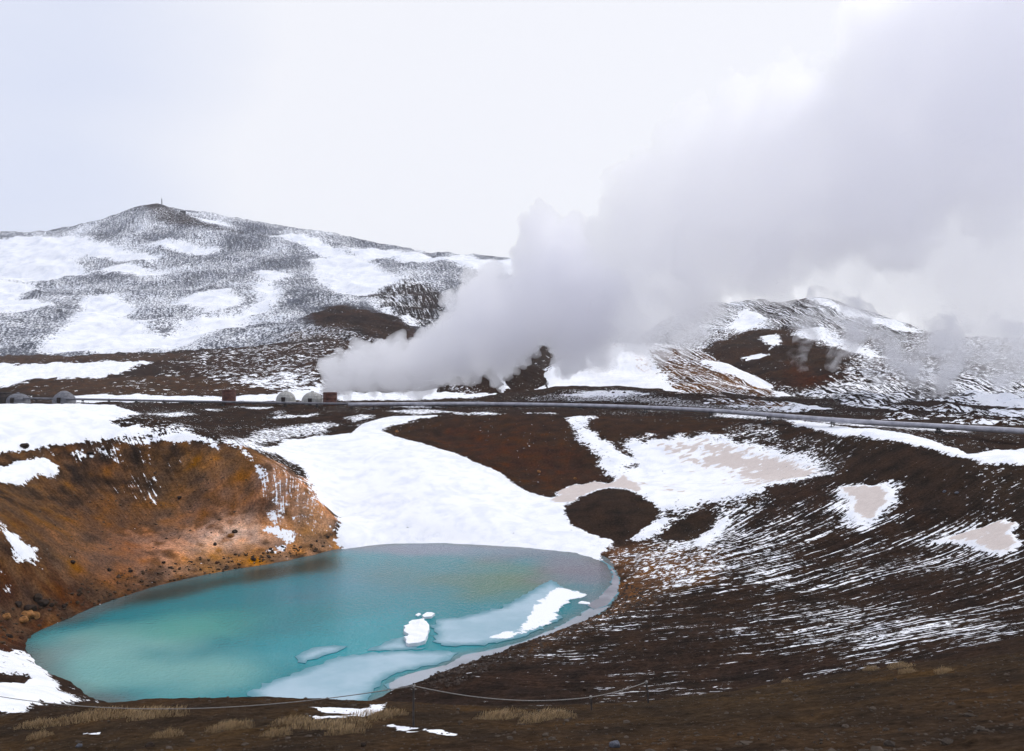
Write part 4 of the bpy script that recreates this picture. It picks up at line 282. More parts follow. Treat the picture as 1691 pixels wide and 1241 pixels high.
LAKE_TINT = [((-35.03, 73.68), (12.11, 12.77), (0.21, 0.41, 0.36), 0.95), ((-29.97, 81.4), (11.63, 8.61), (0.05, 0.28, 0.23), 0.8), ((-11.74, 72.92), (16.67, 15.02), (0.002, 0.25, 0.285), 0.95), ((-19.83, 97.22), (18.06, 13.77), (0.03, 0.16, 0.22), 0.7), ((-6.11, 100.0), (20.0, 13.07), (0.04, 0.125, 0.11), 0.85), ((1.02, 98.59), (14.08, 13.58), (0.07, 0.14, 0.06), 0.95), ((9.02, 101.45), (7.97, 18.19), (0.12, 0.115, 0.135), 0.95), ((2.71, 110.06), (14.15, 6.25), (0.1, 0.1, 0.13), 0.8), ((-42.98, 82.94), (5.04, 4.34), (0.016, 0.026, 0.018), 0.95), ((-41.39, 87.06), (5.29, 4.78), (0.016, 0.026, 0.018), 0.95), ((-39.22, 90.67), (5.51, 5.18), (0.016, 0.026, 0.018), 0.95), ((-36.66, 94.09), (5.71, 5.58), (0.016, 0.026, 0.018), 0.95), ((-33.53, 96.69), (5.87, 5.9), (0.016, 0.026, 0.018), 0.95), ((-30.22, 99.43), (6.04, 6.24), (0.016, 0.026, 0.018), 0.95), ((-27.29, 101.74), (6.18, 6.53), (0.016, 0.026, 0.018), 0.95), ((-24.51, 105.42), (6.4, 7.02), (0.016, 0.026, 0.018), 0.95), ((-7.83, 114.75), (21.31, 4.52), (0.16, 0.17, 0.21), 0.6), ((-28.42, 67.96), (13.59, 7.34), (0.17, 0.37, 0.33), 0.8), ((-10.25, 114.38), (27.78, 5.62), (0.17, 0.16, 0.21), 0.85), ((8.66, 101.45), (9.42, 18.19), (0.13, 0.12, 0.145), 0.9), ((-39.35, 72.92), (4.17, 6.12), (0.17, 0.23, 0.22), 0.6), ((-3.34, 71.43), (6.63, 2.92), (0.15, 0.22, 0.24), 0.7)]  # darkest olive spots: left bank's reflection painted in, with its dark shallow bed
SHEET_SNOW = [([(3.967, 93.333), (5.401, 95.109), (8.191, 92.105), (7.7, 90.206), (5.981, 88.608), (4.848, 85.366), (4.982, 82.547), (2.224, 78.829), (0.521, 76.754), (-2.473, 76.087), (-3.848, 76.419), (-2.539, 78.125), (0.256, 79.545), (1.458, 83.333), (2.156, 87.5)], 0.25), ([(3.864, 90.909), (5.633, 93.333), (8.017, 91.623), (5.636, 88.161), (4.187, 84.337), (2.587, 81.395), (1.408, 80.46), (2.409, 85.366)], 0.6)]
PIPE_MAIN = [(-40.081, 207.445, 14.85), (-30.764, 209.587, 14.85), (-21.879, 210.519, 14.85), (0.672, 208.971, 14.85), (22.087, 200.141, 14.85), (40.139, 184.545, 14.85), (48.877, 169.167, 14.85), (55.66, 154.457, 14.85), (61.977, 143.535, 14.85), (68.428, 135.981, 14.85), (76.283, 126.311, 14.85), (84.262, 117.438, 14.85), (90.561, 105.259, 14.85)]
PIPE_THIN = [(-197.483, 264.444, 14.8), (-149.984, 248.348, 14.8), (-118.235, 238.0, 14.8), (-88.319, 226.667, 14.8), (-61.589, 218.015, 14.8), (-43.464, 213.134, 14.8), (-23.959, 215.71, 14.8), (-7.14, 219.692, 14.8)]
DOMES = [(-143.877, 247, 3.1, 2.9, 'grey', 'pale grey dome at far left beside the dark drum', False), (-128.356, 243, 3.0, 3.2, 'grey', 'dark grey dome with a peaked lid beside the left pipe', True), (-60.827, 228, 2.6, 3.2, 'conc', 'light concrete dome, left one of the pair near the steam', False), (-53.191, 226, 2.9, 3.3, 'conc', 'light concrete dome right beside the steaming silencer', False)]
DRUMS = [(-75.468, 226, 1.8, 4.0, 'rust', 'rusty brown silencer drum standing alone behind the pipe'), (-47.651, 222, 1.8, 3.5, 'rust', 'dark rusty silencer drum with dense steam pouring from it'), (-149.42, 248, 2.6, 3.2, 'dark', 'dark drum cut by the left edge of the picture')]
MAST = (-619.821, 1500)
HUT = (-576.498, 1485)
SHRUB = (12.24, 288)
POSTS = [(-2.49, 21.43, 1.102, 0, 'tall fence stake, nearest and left of the two upright ones'), (4.3, 26.57, 0.702, -0.1, 'leaning fence stake at the right end of the rope'), (2.39, 25.29, 0.434, -0.05, 'short fence stake standing low between the two taller ones'), (-18.73, 28.96, 1.2, 0, 'fence stake beyond the left edge holding the rope')]
ROPES = [(3, 0, 0.62, 'sagging rope hung across the left half of the foreground'), (0, 2, 0.22, 'rope from the tall stake to the short stake'), (2, 1, 0.05, 'taut rope rising from the short stake to the leaning stake')]
STONES = [([(-45.62, 81.3), (-45.43, 88.88), (-43.89, 95.19), (-38.16, 103.64), (-32.06, 108.03), (-24.9, 114.1), (-24.38, 113.59), (-29.33, 106.51), (-36.73, 99.74), (-39.93, 95.48), (-41.76, 90.58), (-43.33, 84.79), (-43.6, 74.85), (-42.15, 65.17), (-47.87, 74.01)], 750, 0.03, 0.26, (0.055, 0.034, 0.02), 'shore_stones', 'brown stones strewn along the left shore of the lake'), ([(12.62, 96.81), (15.59, 85.78), (12.03, 78.52), (6.06, 74.12), (1.66, 67.38), (-3.71, 60.69), (-6.17, 59.34), (-7.04, 67.74), (0.24, 74.76), (6.67, 81.5), (11.06, 89.72)], 1500, 0.05, 0.2, (0.05, 0.035, 0.027), 'beach_stones', 'small dark stones along the right shore of the lake'), ([(-59.81, 105.27), (-48.03, 123.26), (-36.25, 119.26), (-34.01, 114.59), (-41.07, 105.41), (-46.83, 94.27), (-49.59, 84.11)], 380, 0.03, 0.2, (0.06, 0.037, 0.022), 'slope_stones', 'scattered stones on the brown left crater slope'), ([(10.86, 59.75), (22.58, 57.01), (34.9, 57.79), (50.59, 83.76), (40.48, 93.76), (17.49, 80.41)], 900, 0.04, 0.18, (0.05, 0.037, 0.03), 'wall_stones', 'scattered stones on the dark streaked right crater wall')]
ROCKS = [(-63.09, 109.65, 1.15, 'dark', 'largest dark boulder on the left crater rim, against the snow', 'boulders around the crater'), (-60.21, 114.14, 0.45, 'dark', 'small dark boulder on the left crater rim, right of the largest', 'boulders around the crater'), (-57.39, 115.51, 0.8, 'dark', 'dark boulder in the rim snow patch, left of two', 'boulders around the crater'), (-56.67, 117.44, 0.7, 'dark', 'dark boulder in the rim snow patch, right of two', 'boulders around the crater'), (-36.54, 110.13, 0.95, 'ochre', 'ochre boulder in the pale tan clay above the lake', 'boulders around the crater'), (-36.42, 111.21, 0.7, 'dark', 'dark boulder leaning behind the ochre one in pale clay', 'boulders around the crater'), (-45.34, 115.51, 0.7, 'dark', 'dark boulder in the middle of the brown left slope', 'boulders around the crater'), (-37.62, 107.36, 0.6, 'dark', 'flat dark rock left of the ochre boulder in clay', 'boulders around the crater'), (-45.48, 79.54, 1.2, 'ochre', 'ochre boulder at the left shore, upper middle of the heap', 'boulders around the crater'), (-45.36, 78.65, 1.0, 'ochre', 'ochre boulder at the left shore, lowest of the heap', 'boulders around the crater'), (-45.59, 80.23, 1.2, 'dark', 'broad dark boulder at the top of the left shore heap', 'boulders around the crater'), (-45.09, 80.16, 0.9, 'ochre', 'ochre boulder at the right of the left shore heap', 'boulders around the crater'), (-45.42, 82.0, 1.1, 'dark', 'large dark boulder above the left shore heap', 'boulders around the crater'), (-45.99, 77.06, 0.8, 'ochre', 'ochre boulder by the left picture edge near the shore', 'boulders around the crater'), (-46.31, 79.5, 0.7, 'dark', 'dark rock uphill of the left shore heap by the edge', 'boulders around the crater'), (-45.85, 81.93, 1.0, 'dark', 'rounded dark boulder uphill of the left shore heap', 'boulders around the crater'), (-44.97, 82.79, 0.6, 'dark', 'dark rock by the waterline right of the shore heap', 'boulders around the crater'), (-44.34, 83.84, 0.5, 'dark', 'small dark rock at the waterline, furthest right of the heap', 'boulders around the crater'), (-44.42, 74.88, 0.6, 'dark', 'dark rock beside the left tip of the lake', 'boulders around the crater'), (-44.08, 76.14, 0.5, 'redbrown', 'reddish rock beside the left tip of the lake', 'boulders around the crater'), (-32.19, 105.65, 0.6, 'dark', 'dark rock on the spur shore next to a snow scrap', 'boulders around the crater'), (-30.97, 108.81, 0.5, 'dark', 'dark rock with snow beside it above the spur shore', 'boulders around the crater'), (-29.79, 109.91, 0.5, 'dark', 'small dark rock right of the snow scraps on the spur', 'boulders around the crater'), (-26.12, 113.4, 0.35, 'dark', 'tiny dark rock near the tip of the spur', 'boulders around the crater'), (-24.99, 114.88, 0.5, 'dark', 'dark rock lying in snow at the tip of the spur', 'boulders around the crater'), (-35.93, 103.2, 0.45, 'redbrown', 'reddish brown rock at the waterline under the clay bank', 'boulders around the crater'), (-43.0, 95.49, 0.5, 'dark', 'dark rock on the lower brown slope above the left shore, middle', 'boulders around the crater'), (-44.58, 93.78, 0.5, 'dark', 'dark rock on the lower brown slope, left of the middle one', 'boulders around the crater'), (-41.05, 99.87, 0.5, 'dark', 'dark rock on the lower brown slope, rightmost', 'boulders around the crater'), (-47.03, 90.75, 0.6, 'dark', 'dark rock on the lower brown slope, leftmost', 'boulders around the crater'), (30.79, 257.37, 1.2, 'dark', 'left one of two dark boulders on the low hill behind the pipeline', 'boulders around the crater'), (33.95, 256.23, 1.2, 'dark', 'right one of two dark boulders on the low hill behind the pipeline', 'boulders around the crater'), (64.31, 188.16, 1.3, 'dark', 'lone dark boulder behind the pipeline under the right mountains', 'boulders around the crater'), (4.12, 63.68, 0.45, 'dark', 'dark rock on the streaked slope below the right shore', 'boulders around the crater'), (4.74, 54.65, 0.35, 'dark', 'dark rock between snow streaks near the rope fence', 'boulders around the crater'), (10.1, 65.01, 0.3, 'dark', 'small dark rock among the middle snow streaks', 'boulders around the crater'), (4.83, 152.05, 0.7, 'ochre', 'ochre rock low on the far brown mound', 'boulders around the crater'), (-23.71, 174.21, 0.8, 'ochre', 'ochre rock at the left tip of the far brown mound', 'boulders around the crater'), (11.14, 149.19, 0.6, 'ochre', 'ochre rock beside the tan snow gully', 'boulders around the crater'), (51.85, 101.6, 0.5, 'grey', 'grey rock on the dark right wall, left of two', 'boulders around the crater'), (52.31, 99.7, 0.5, 'grey', 'grey rock on the dark right wall, right of two', 'boulders around the crater'), (-7.94, 18.57, 0.22, 'dark', 'dark stone at the bottom picture edge, left', 'boulders around the crater'), (-2.93, 16.71, 0.16, 'dark', 'dark stone at the bottom picture edge, centre', 'boulders around the crater'), (-9.97, 19.52, 0.16, 'grey', 'grey stone at the bottom left corner of the foreground', 'boulders around the crater'), (1.76, 14.53, 0.2, 'grey', 'grey stone at the bottom picture edge, right of centre', 'boulders around the crater')]
TUFTS = [(-12.22, 25.71, 1.0, 'wide straw tuft of the left row, second from its left', 'dry grass tufts on the crater lip'), (-11.48, 25.9, 0.9, 'straw tuft at the middle of the left row', 'dry grass tufts on the crater lip'), (-10.47, 25.12, 0.9, 'straw tuft at the right end of the left row', 'dry grass tufts on the crater lip'), (-12.93, 25.3, 0.8, 'straw tuft near the left end of the left row', 'dry grass tufts on the crater lip'), (-13.97, 24.9, 0.6, 'straw tuft furthest left in the foreground', 'dry grass tufts on the crater lip'), (-12.76, 22.91, 0.35, 'small straw tuft below the left row near the corner', 'dry grass tufts on the crater lip'), (-7.25, 21.44, 0.5, 'straw tuft between the two rows, left of a pair', 'dry grass tufts on the crater lip'), (-7.07, 21.64, 0.5, 'straw tuft between the two rows, right of a pair', 'dry grass tufts on the crater lip'), (-8.59, 21.09, 0.4, 'small straw tuft under the right end of the left row', 'dry grass tufts on the crater lip'), (-5.82, 22.31, 0.6, 'straw tuft at the left start of the middle row', 'dry grass tufts on the crater lip'), (-5.06, 21.45, 0.8, 'broad straw tuft in the middle row, left of centre', 'dry grass tufts on the crater lip'), (-4.25, 20.82, 0.8, 'broad straw tuft in the middle row, lower centre', 'dry grass tufts on the crater lip'), (-5.56, 19.95, 0.4, 'small straw tuft below the middle row at its left', 'dry grass tufts on the crater lip'), (-4.03, 23.01, 0.8, 'straw tuft left of the tall stake', 'dry grass tufts on the crater lip'), (-3.49, 23.76, 0.6, 'straw tuft right beside the tall stake', 'dry grass tufts on the crater lip'), (-3.91, 19.85, 0.5, 'small straw tuft lowest in the middle row', 'dry grass tufts on the crater lip'), (-0.17, 23.26, 0.7, 'straw tuft in the left clump right of the tall stake, upper', 'dry grass tufts on the crater lip'), (-0.49, 22.58, 0.6, 'straw tuft in the left clump right of the tall stake, lower', 'dry grass tufts on the crater lip'), (0.89, 22.91, 0.7, 'straw tuft in the right clump below the rope, largest', 'dry grass tufts on the crater lip'), (0.61, 21.78, 0.5, 'straw tuft in the right clump below the rope, lower left', 'dry grass tufts on the crater lip'), (1.31, 23.09, 0.5, 'straw tuft in the right clump below the rope, right end', 'dry grass tufts on the crater lip'), (14.32, 31.11, 0.6, 'straw tuft on the right lip, largest of four', 'dry grass tufts on the crater lip'), (13.96, 32.87, 0.4, 'straw tuft on the right lip, left of the largest', 'dry grass tufts on the crater lip'), (12.63, 27.02, 0.35, 'small straw tuft on the right lip below the largest', 'dry grass tufts on the crater lip'), (12.81, 25.11, 0.35, 'small straw tuft on the right lip, rightmost', 'dry grass tufts on the crater lip'), (11.79, 36.3, 0.3, 'small straw tuft on the lip halfway to the right', 'dry grass tufts on the crater lip')]
STEAM = {'jet': [[-50.33, 236.04, 17.41, 1.85], [-48.85, 236.22, 18.93, 3.04], [-47.86, 236.34, 21.29, 5.57], [-41.58, 237.1, 22.97, 6.44], [-33.25, 238.1, 23.81, 7.14], [-24.85, 239.1, 25.0, 7.69], [-26.53, 238.9, 21.25, 4.78], [-34.92, 237.9, 20.24, 3.74], [-18.08, 239.9, 29.28, 8.57], [-9.55, 240.9, 34.46, 10.67], [-11.26, 240.7, 25.0, 5.16], [-7.84, 241.1, 42.22, 8.96], [-2.68, 241.7, 31.91, 9.5], [2.51, 242.3, 38.85, 11.42], [5.11, 242.6, 55.33, 5.2], [8.59, 243.0, 61.8, 6.6], [13.83, 243.6, 60.15, 7.31], [12.08, 243.4, 51.08, 9.04], [9.46, 243.1, 44.1, 9.72], [18.22, 244.1, 34.59, 9.76], [16.46, 243.9, 45.91, 11.5]], 'plume': [[28.59, 259.1, 43.51, 15.73], [23.92, 258.6, 56.4, 7.39], [28.59, 259.1, 56.46, 11.1], [37.99, 260.1, 36.15, 9.29], [39.88, 260.3, 40.8, 10.23], [39.88, 260.3, 62.19, 13.02], [34.22, 259.7, 72.3, 6.49], [45.56, 260.9, 75.32, 13.04], [53.18, 261.7, 49.3, 14.02], [57.01, 262.1, 66.19, 20.59], [57.01, 262.1, 84.91, 14.04], [51.27, 261.5, 90.38, 8.41], [64.69, 262.9, 97.3, 9.39], [72.42, 263.7, 94.69, 14.13], [72.42, 263.7, 62.67, 16.95], [78.25, 264.3, 79.75, 24.54], [86.06, 265.1, 102.64, 12.31], [93.92, 265.9, 93.37, 21.84], [105.79, 267.1, 82.24, 24.8], [107.78, 267.3, 114.74, 9.55], [115.76, 268.1, 111.18, 19.15], [125.8, 269.1, 128.8, 19.22], [115.76, 268.1, 134.16, 7.66], [121.78, 268.7, 88.34, 24.95], [139.98, 270.5, 111.95, 27.05], [146.1, 271.1, 137.31, 25.17], [164.82, 272.92, 122.47, 29.24], [154.3, 271.9, 92.97, 21.36], [177.09, 274.1, 142.47, 29.37]], 'bank': [[99.28, 270.15, 58.77, 8.68], [107.16, 270.55, 61.72, 8.7], [113.08, 270.85, 63.69, 9.67], [122.98, 271.35, 64.73, 12.6], [121.0, 271.25, 56.0, 9.69], [134.91, 271.95, 56.08, 17.48], [144.89, 272.45, 63.92, 19.46], [154.9, 272.95, 79.59, 15.6], [160.92, 273.25, 95.26, 9.76], [157.91, 273.1, 103.03, 4.88], [166.96, 273.55, 60.17, 25.4], [146.88, 272.55, 38.63, 12.65], [164.95, 273.45, 38.67, 14.65], [162.94, 273.35, 77.72, 15.62], [139.89, 272.2, 32.78, 6.8], [183.13, 274.35, 73.99, 23.52], [183.13, 274.35, 40.68, 19.6], [91.43, 269.75, 57.76, 10.6], [83.59, 269.35, 55.78, 8.66], [107.16, 270.55, 54.95, 10.05], [119.02, 271.15, 54.05, 10.07], [126.95, 271.55, 50.22, 9.7], [77.74, 269.05, 51.91, 7.69], [138.89, 272.15, 44.44, 11.66], [154.9, 272.95, 29.87, 7.8], [171.0, 273.75, 27.93, 9.78], [183.13, 274.35, 26.96, 11.76]], 'wisp_low': [[72.38, 213.55, 23.78, 1.53], [71.77, 213.54, 26.22, 2.44], [73.14, 213.56, 29.58, 2.44], [74.68, 213.58, 33.39, 3.05], [75.44, 213.59, 37.97, 3.36], [76.98, 213.61, 41.78, 3.05], [80.81, 213.66, 25.0, 2.14], [83.11, 213.69, 26.53, 3.66], [84.64, 213.71, 30.34, 4.27], [86.18, 213.73, 34.16, 4.89], [84.64, 213.71, 38.74, 4.88], [90.78, 213.79, 23.47, 3.05], [93.86, 213.83, 22.71, 3.67], [100.0, 213.91, 20.72, 3.67], [105.39, 213.98, 18.89, 3.36], [109.23, 214.03, 20.41, 4.59], [113.08, 214.08, 24.24, 6.12], [103.08, 213.95, 26.53, 6.72], [96.93, 213.87, 29.58, 5.81], [118.47, 214.15, 26.53, 6.88], [124.64, 214.23, 25.0, 5.81], [130.81, 214.31, 26.53, 6.74], [109.23, 214.03, 31.12, 6.88], [121.55, 214.19, 31.12, 6.88]]}

GROUND_FIT = tps_fit(GROUND)
# ---------------------------------------------------------------- helpers
def link(o, parent=None):
    COL.objects.link(o)
    if parent is not None: o.parent = parent
    return o

def tag(o, label=None, cat=None, group=None, kind=None):
    if label: o['label'] = label
    if cat: o['category'] = cat
    if group: o['group'] = group
    if kind: o['kind'] = kind
    return o

def empty(name, loc=(0, 0, 0), rz=0):
    o = bpy.data.objects.new(name, None); o.location = loc; o.rotation_euler = (0, 0, rz); o.empty_display_size = .3
    return link(o)

def mesh_obj(name, bm, mat, parent=None, smooth_=False):
    me = bpy.data.meshes.new(name); bm.to_mesh(me); bm.free(); me.materials.append(mat)
    if smooth_: me.polygons.foreach_set('use_smooth', [True] * len(me.polygons))
    return link(bpy.data.objects.new(name, me), parent)

def np_mesh(name, co, quads, mat, smooth_=True):
    me = bpy.data.meshes.new(name); n, m = len(co), len(quads); k = quads.shape[1]
    me.vertices.add(n); me.vertices.foreach_set('co', co.astype(np.float32).ravel())
    me.loops.add(m * k); me.loops.foreach_set('vertex_index', quads.astype(np.int32).ravel())
    me.polygons.add(m); me.polygons.foreach_set('loop_start', np.arange(0, m * k, k, dtype=np.int32))
    me.polygons.foreach_set('loop_total', np.full(m, k, np.int32))
    me.update(calc_edges=True)
    me.polygons.foreach_set('use_smooth', np.full(m, smooth_))
    me.materials.append(mat)
    return me

def attr(me, name, arr, typ='FLOAT'):
    a = me.attributes.new(name, typ, 'POINT')
    a.data.foreach_set({'FLOAT': 'value', 'FLOAT_VECTOR': 'vector', 'FLOAT_COLOR': 'color'}[typ], np.ascontiguousarray(arr, dtype=np.float32).ravel())

class NB:
    """Small node-building helper."""
    def __init__(s, name):
        s.m = bpy.data.materials.new(name); s.m.use_nodes = True; s.t = s.m.node_tree; s.t.nodes.clear()
        s.out = s.t.nodes.new('ShaderNodeOutputMaterial')
    def n(s, typ, **kw):
        nd = s.t.nodes.new('ShaderNode' + typ)
        for k, v in kw.items(): setattr(nd, k, v)
        return nd
    def put(s, v, sock):
        if hasattr(v, 'is_linked') or hasattr(v, 'links'): s.t.links.new(v, sock)
        else: sock.default_value = v
    def math(s, op, a, b=0., c=0., clamp=False):
        nd = s.n('Math', operation=op, use_clamp=clamp)
        for i, v in enumerate((a, b, c)): s.put(v, nd.inputs[i])
        return nd.outputs[0]
    def attr(s, name, out='Fac'):
        nd = s.n('Attribute', attribute_name=name); return nd.outputs[out]
    def noise(s, vec, scale, detail=3., rough=.5, dist=0.):
        nd = s.n('TexNoise'); s.put(vec, nd.inputs['Vector'])
        nd.inputs['Scale'].default_value = scale; nd.inputs['Detail'].default_value = detail
        nd.inputs['Roughness'].default_value = rough; nd.inputs['Distortion'].default_value = dist
        return nd.outputs['Fac']
    def vor(s, vec, scale):
        nd = s.n('TexVoronoi'); s.put(vec, nd.inputs['Vector']); nd.inputs['Scale'].default_value = scale
        return nd.outputs['Distance']
    def ss(s, v, a, b, lo=0., hi=1.):
        nd = s.n('MapRange', interpolation_type='SMOOTHSTEP')
        for i, x in enumerate((v, a, b, lo, hi)): s.put(x, nd.inputs[i])
        return nd.outputs[0]
    def mix(s, f, a, b, typ='RGBA', blend='MIX'):
        nd = s.n('Mix', data_type=typ, blend_type=blend) if typ == 'RGBA' else s.n('Mix', data_type=typ)
        o = {'FLOAT': (2, 3, 0), 'VECTOR': (4, 5, 1), 'RGBA': (6, 7, 2)}[typ]
        s.put(f, nd.inputs[0]); s.put(a, nd.inputs[o[0]]); s.put(b, nd.inputs[o[1]])
        return nd.outputs[o[2]]
    def pos(s):
        return s.n('NewGeometry').outputs['Position']
    def bump(s, h, strength=1., dist=.1):
        nd = s.n('Bump'); nd.inputs['Strength'].default_value = strength; nd.inputs['Distance'].default_value = dist
        s.put(h, nd.inputs['Height']); return nd.outputs[0]
    def bsdf(s, color, rough=.8, normal=None, metallic=0., spec=.5):
        nd = s.n('BsdfPrincipled'); s.put(color, nd.inputs['Base Color']); s.put(rough, nd.inputs['Roughness'])
        nd.inputs['Metallic'].default_value = metallic; s.put(spec, nd.inputs['Specular IOR Level'])
        if normal is not None: s.put(normal, nd.inputs['Normal'])
        s.t.links.new(nd.outputs[0], s.out.inputs['Surface']); return nd

def C4(r, g, b): return (r, g, b, 1.)
SOILS = {'dark': (.032, .0204, .0142), 'brown': (.040, .0225, .0138), 'redbrown': (.056, .023, .0115), 'ochrebrown': (.125, .062, .027),
         'ochre': (.27, .125, .042), 'tan': (.50, .26, .14), 'pale': (.64, .42, .29), 'grey': (.115, .120, .142), 'midsoil': (.058, .034, .020), 'midbrown': (.19, .095, .047), 'fore': (.044, .0275, .0150)}

# ---------------------------------------------------------------- cover of snow and soil
def poly_sdf(poly, x, y):
    P = np.array(poly, np.float64); d2 = np.full(x.shape, 1e18); ins = np.zeros(x.shape, bool)
    for (ax, ay), (bx, by) in zip(P, np.roll(P, -1, 0)):
        ex, ey = bx - ax, by - ay; L2 = ex * ex + ey * ey + 1e-12
        px = x - ax; py = y - ay
        t = np.clip((px * ex + py * ey) / L2, 0, 1)
        np.minimum(d2, (px - t * ex) ** 2 + (py - t * ey) ** 2, out=d2)
        if ay != by:
            c = ((ay > y) != (by > y)) & (x < ex * (y - ay) / (by - ay) + ax); ins ^= c
    d = np.sqrt(d2); return np.where(ins, d, -d)

def paint(layers, x, y, c, t, s, soil):
    wob = fbm(x, y, 4.0, 3, 71); wob2 = wob + 1.0 * fbm(x, y, 1.5, 2, 73)
    for poly, v in layers:
        f = v.get('f', 1.); P = np.array(poly); m = 2 * f + 1
        k = np.where((x > P[:, 0].min() - m) & (x < P[:, 0].max() + m) & (y > P[:, 1].min() - m) & (y < P[:, 1].max() + m))[0]
        if not len(k): continue
        w = smooth(-f, f, poly_sdf(poly, x[k], y[k]) + (wob[k] * f * .8 if 'c' in v else wob2[k] * f * 1.1))
        if 'c' in v: c[k] += (v['c'] - c[k]) * w
        if 't' in v: t[k] += (v['t'] - t[k]) * w
        elif 'c' in v: t[k] *= (1 - w)
        if 's' in v: s[k] += (v['s'] - s[k]) * w
        elif 'c' in v: s[k] *= (1 - w)
        if 'soil' in v: soil[k] += (np.array(SOILS[v['soil']]) - soil[k]) * w[:, None]

def terrain_material(name, speck=1.5, far=None, amp=1.9, stk=(.10, 25.), rub=1., bumpd=.12, soft=.09, bigw=.25):
    b = NB(name); p = b.pos()
    c = b.attr('cover'); t = b.attr('tan'); s = b.attr('streak'); soil = b.attr('soil', 'Color'); pq = b.attr('pq', 'Vector'); big = b.attr('big'); g2 = b.attr('mid')
    if far: scl = b.math('MULTIPLY_ADD', b.math('GREATER_THAN', b.attr('far'), .5), far - speck, speck)
    else: scl = speck
    n1n = b.n('TexNoise'); b.put(p, n1n.inputs['Vector']); b.put(scl, n1n.inputs['Scale']); n1n.inputs['Detail'].default_value = 4; n1n.inputs['Roughness'].default_value = .68
    n1 = n1n.outputs['Fac']
    mp = b.n('Mapping'); mp.inputs['Scale'].default_value = (stk[0], stk[1], 1); b.put(pq, mp.inputs['Vector'])
    n2 = b.mix(.38, b.noise(mp.outputs[0], 1., 3, .62, .25), n1, 'FLOAT')
    n = b.mix(s, n1, n2, 'FLOAT')
    h = b.math('MULTIPLY_ADD', b.math('SUBTRACT', n, .5), amp * 2, c)
    h = b.math('MULTIPLY_ADD', big, bigw, h)
    snow = b.ss(h, -soft * .6, soft)
    # soil: dark cinder, grit and damp patches
    g1 = b.noise(p, 3.5 * rub, 6, .80)
    val = b.math('MULTIPLY', b.ss(g1, .28, .75, .38, 1.75), b.math('MULTIPLY_ADD', g2, .45, 1.))
    val = b.math('MULTIPLY', val, b.mix(b.math('MULTIPLY', s, .8), 1., b.ss(n2, .35, .66, .45, 1.35), 'FLOAT'))
    hs = b.n('HueSaturation'); b.put(soil, hs.inputs['Color']); b.put(val, hs.inputs['Value']); b.put(b.math('MULTIPLY_ADD', g2, .2, 1.), hs.inputs['Saturation'])
    b.put(b.math('MULTIPLY_ADD', big, .007, .497), hs.inputs['Hue'])
    soilc = b.mix(b.math('MULTIPLY', b.ss(g1, .63, .72), .45), hs.outputs[0], C4(.15, .115, .085))
    # snow: fresh, and dusted with blown ash
    tn = b.ss(b.math('ADD', b.math('MULTIPLY_ADD', n1, .9, b.math('MULTIPLY', b.noise(mp.outputs[0], .5, 2, .5), .9)), b.math('SUBTRACT', t, 1.62)), -.12, .14)
    tn = b.math('MAXIMUM', b.math('MULTIPLY', tn, b.ss(t, .02, .4)), b.math('MULTIPLY', t, .15))
    drift = b.noise(mp.outputs[0] if False else p, .22 if far else .05, 5, .7, 1.2)
    fresh = b.mix(b.ss(b.math('MULTIPLY_ADD', g2, .12, b.math('MULTIPLY_ADD', n1, .25, drift)), .42, .72), C4(.77, .79, .845), C4(.915, .92, .935))
    dirty = b.mix(n1, C4(.50, .42, .38), C4(.70, .62, .57))
    col = b.mix(snow, soilc, b.mix(tn, fresh, dirty))
    bp = b.n('Bump'); b.put(g1, bp.inputs['Height']); b.put(b.mix(snow, .95, .22, 'FLOAT'), bp.inputs['Strength']); bp.inputs['Distance'].default_value = bumpd
    b.bsdf(col, b.mix(snow, .95, .6, 'FLOAT'), bp.outputs[0], spec=b.mix(snow, .02, .2, 'FLOAT'))
    return b.m

def fan_grid(name, xs, ys, hfun, mat, layers, base_c, base_soil, pq, far, t0=0.):
    """A terrain sheet: rows at the distances ys, columns fanning out with xs."""
    Y = np.repeat(ys[:, None], len(xs), 1); X = xs[None] * (Y + t0)
    Zz = hfun(X, Y); nr, nc = X.shape
    idx = np.arange(nr * nc).reshape(nr, nc)
    q = np.stack([idx[:-1, :-1], idx[:-1, 1:], idx[1:, 1:], idx[1:, :-1]], -1).reshape(-1, 4)
    me = np_mesh(name, np.stack([X, Y, Zz], -1).reshape(-1, 3), q, mat)
    x = X.ravel(); y = Y.ravel(); n = len(x)
    c = np.full(n, base_c) if np.isscalar(base_c) else base_c(x, y); t = np.zeros(n); s = np.full(n, .42 if name == 'mountain_summit' else 0.); soil = np.tile(np.array(base_soil), (n, 1)) if not callable(base_soil) else base_soil(x, y)
    paint(layers, x, y, c, t, s, soil)
    if t0:                                                     # snow lies some 20 cm deep on the soil
        co = np.stack([X, Y, Zz], -1).reshape(-1, 3); co[:, 2] += .24 * smooth(.05, .5, c) * smooth(30, 50, y); me.vertices.foreach_set('co', co.astype(np.float32).ravel()); me.update()
    attr(me, 'cover', c); attr(me, 'tan', t); attr(me, 'streak', s)
    attr(me, 'far', np.full(n, far) if np.isscalar(far) else far(x, y))
    attr(me, 'soil', np.concatenate([soil, np.ones((n, 1))], 1), 'FLOAT_COLOR')
    attr(me, 'big', fbm(x, y, 16. * (1 if t0 else 6), 3, 61)); attr(me, 'mid', fbm(x, y, 2.8 * (1 if t0 else 8), 3, 62))
    P, Q = pq(x, y); attr(me, 'pq', np.stack([P, Q, 0 * P], -1), 'FLOAT_VECTOR')
    o = link(bpy.data.objects.new(name, me)); return o

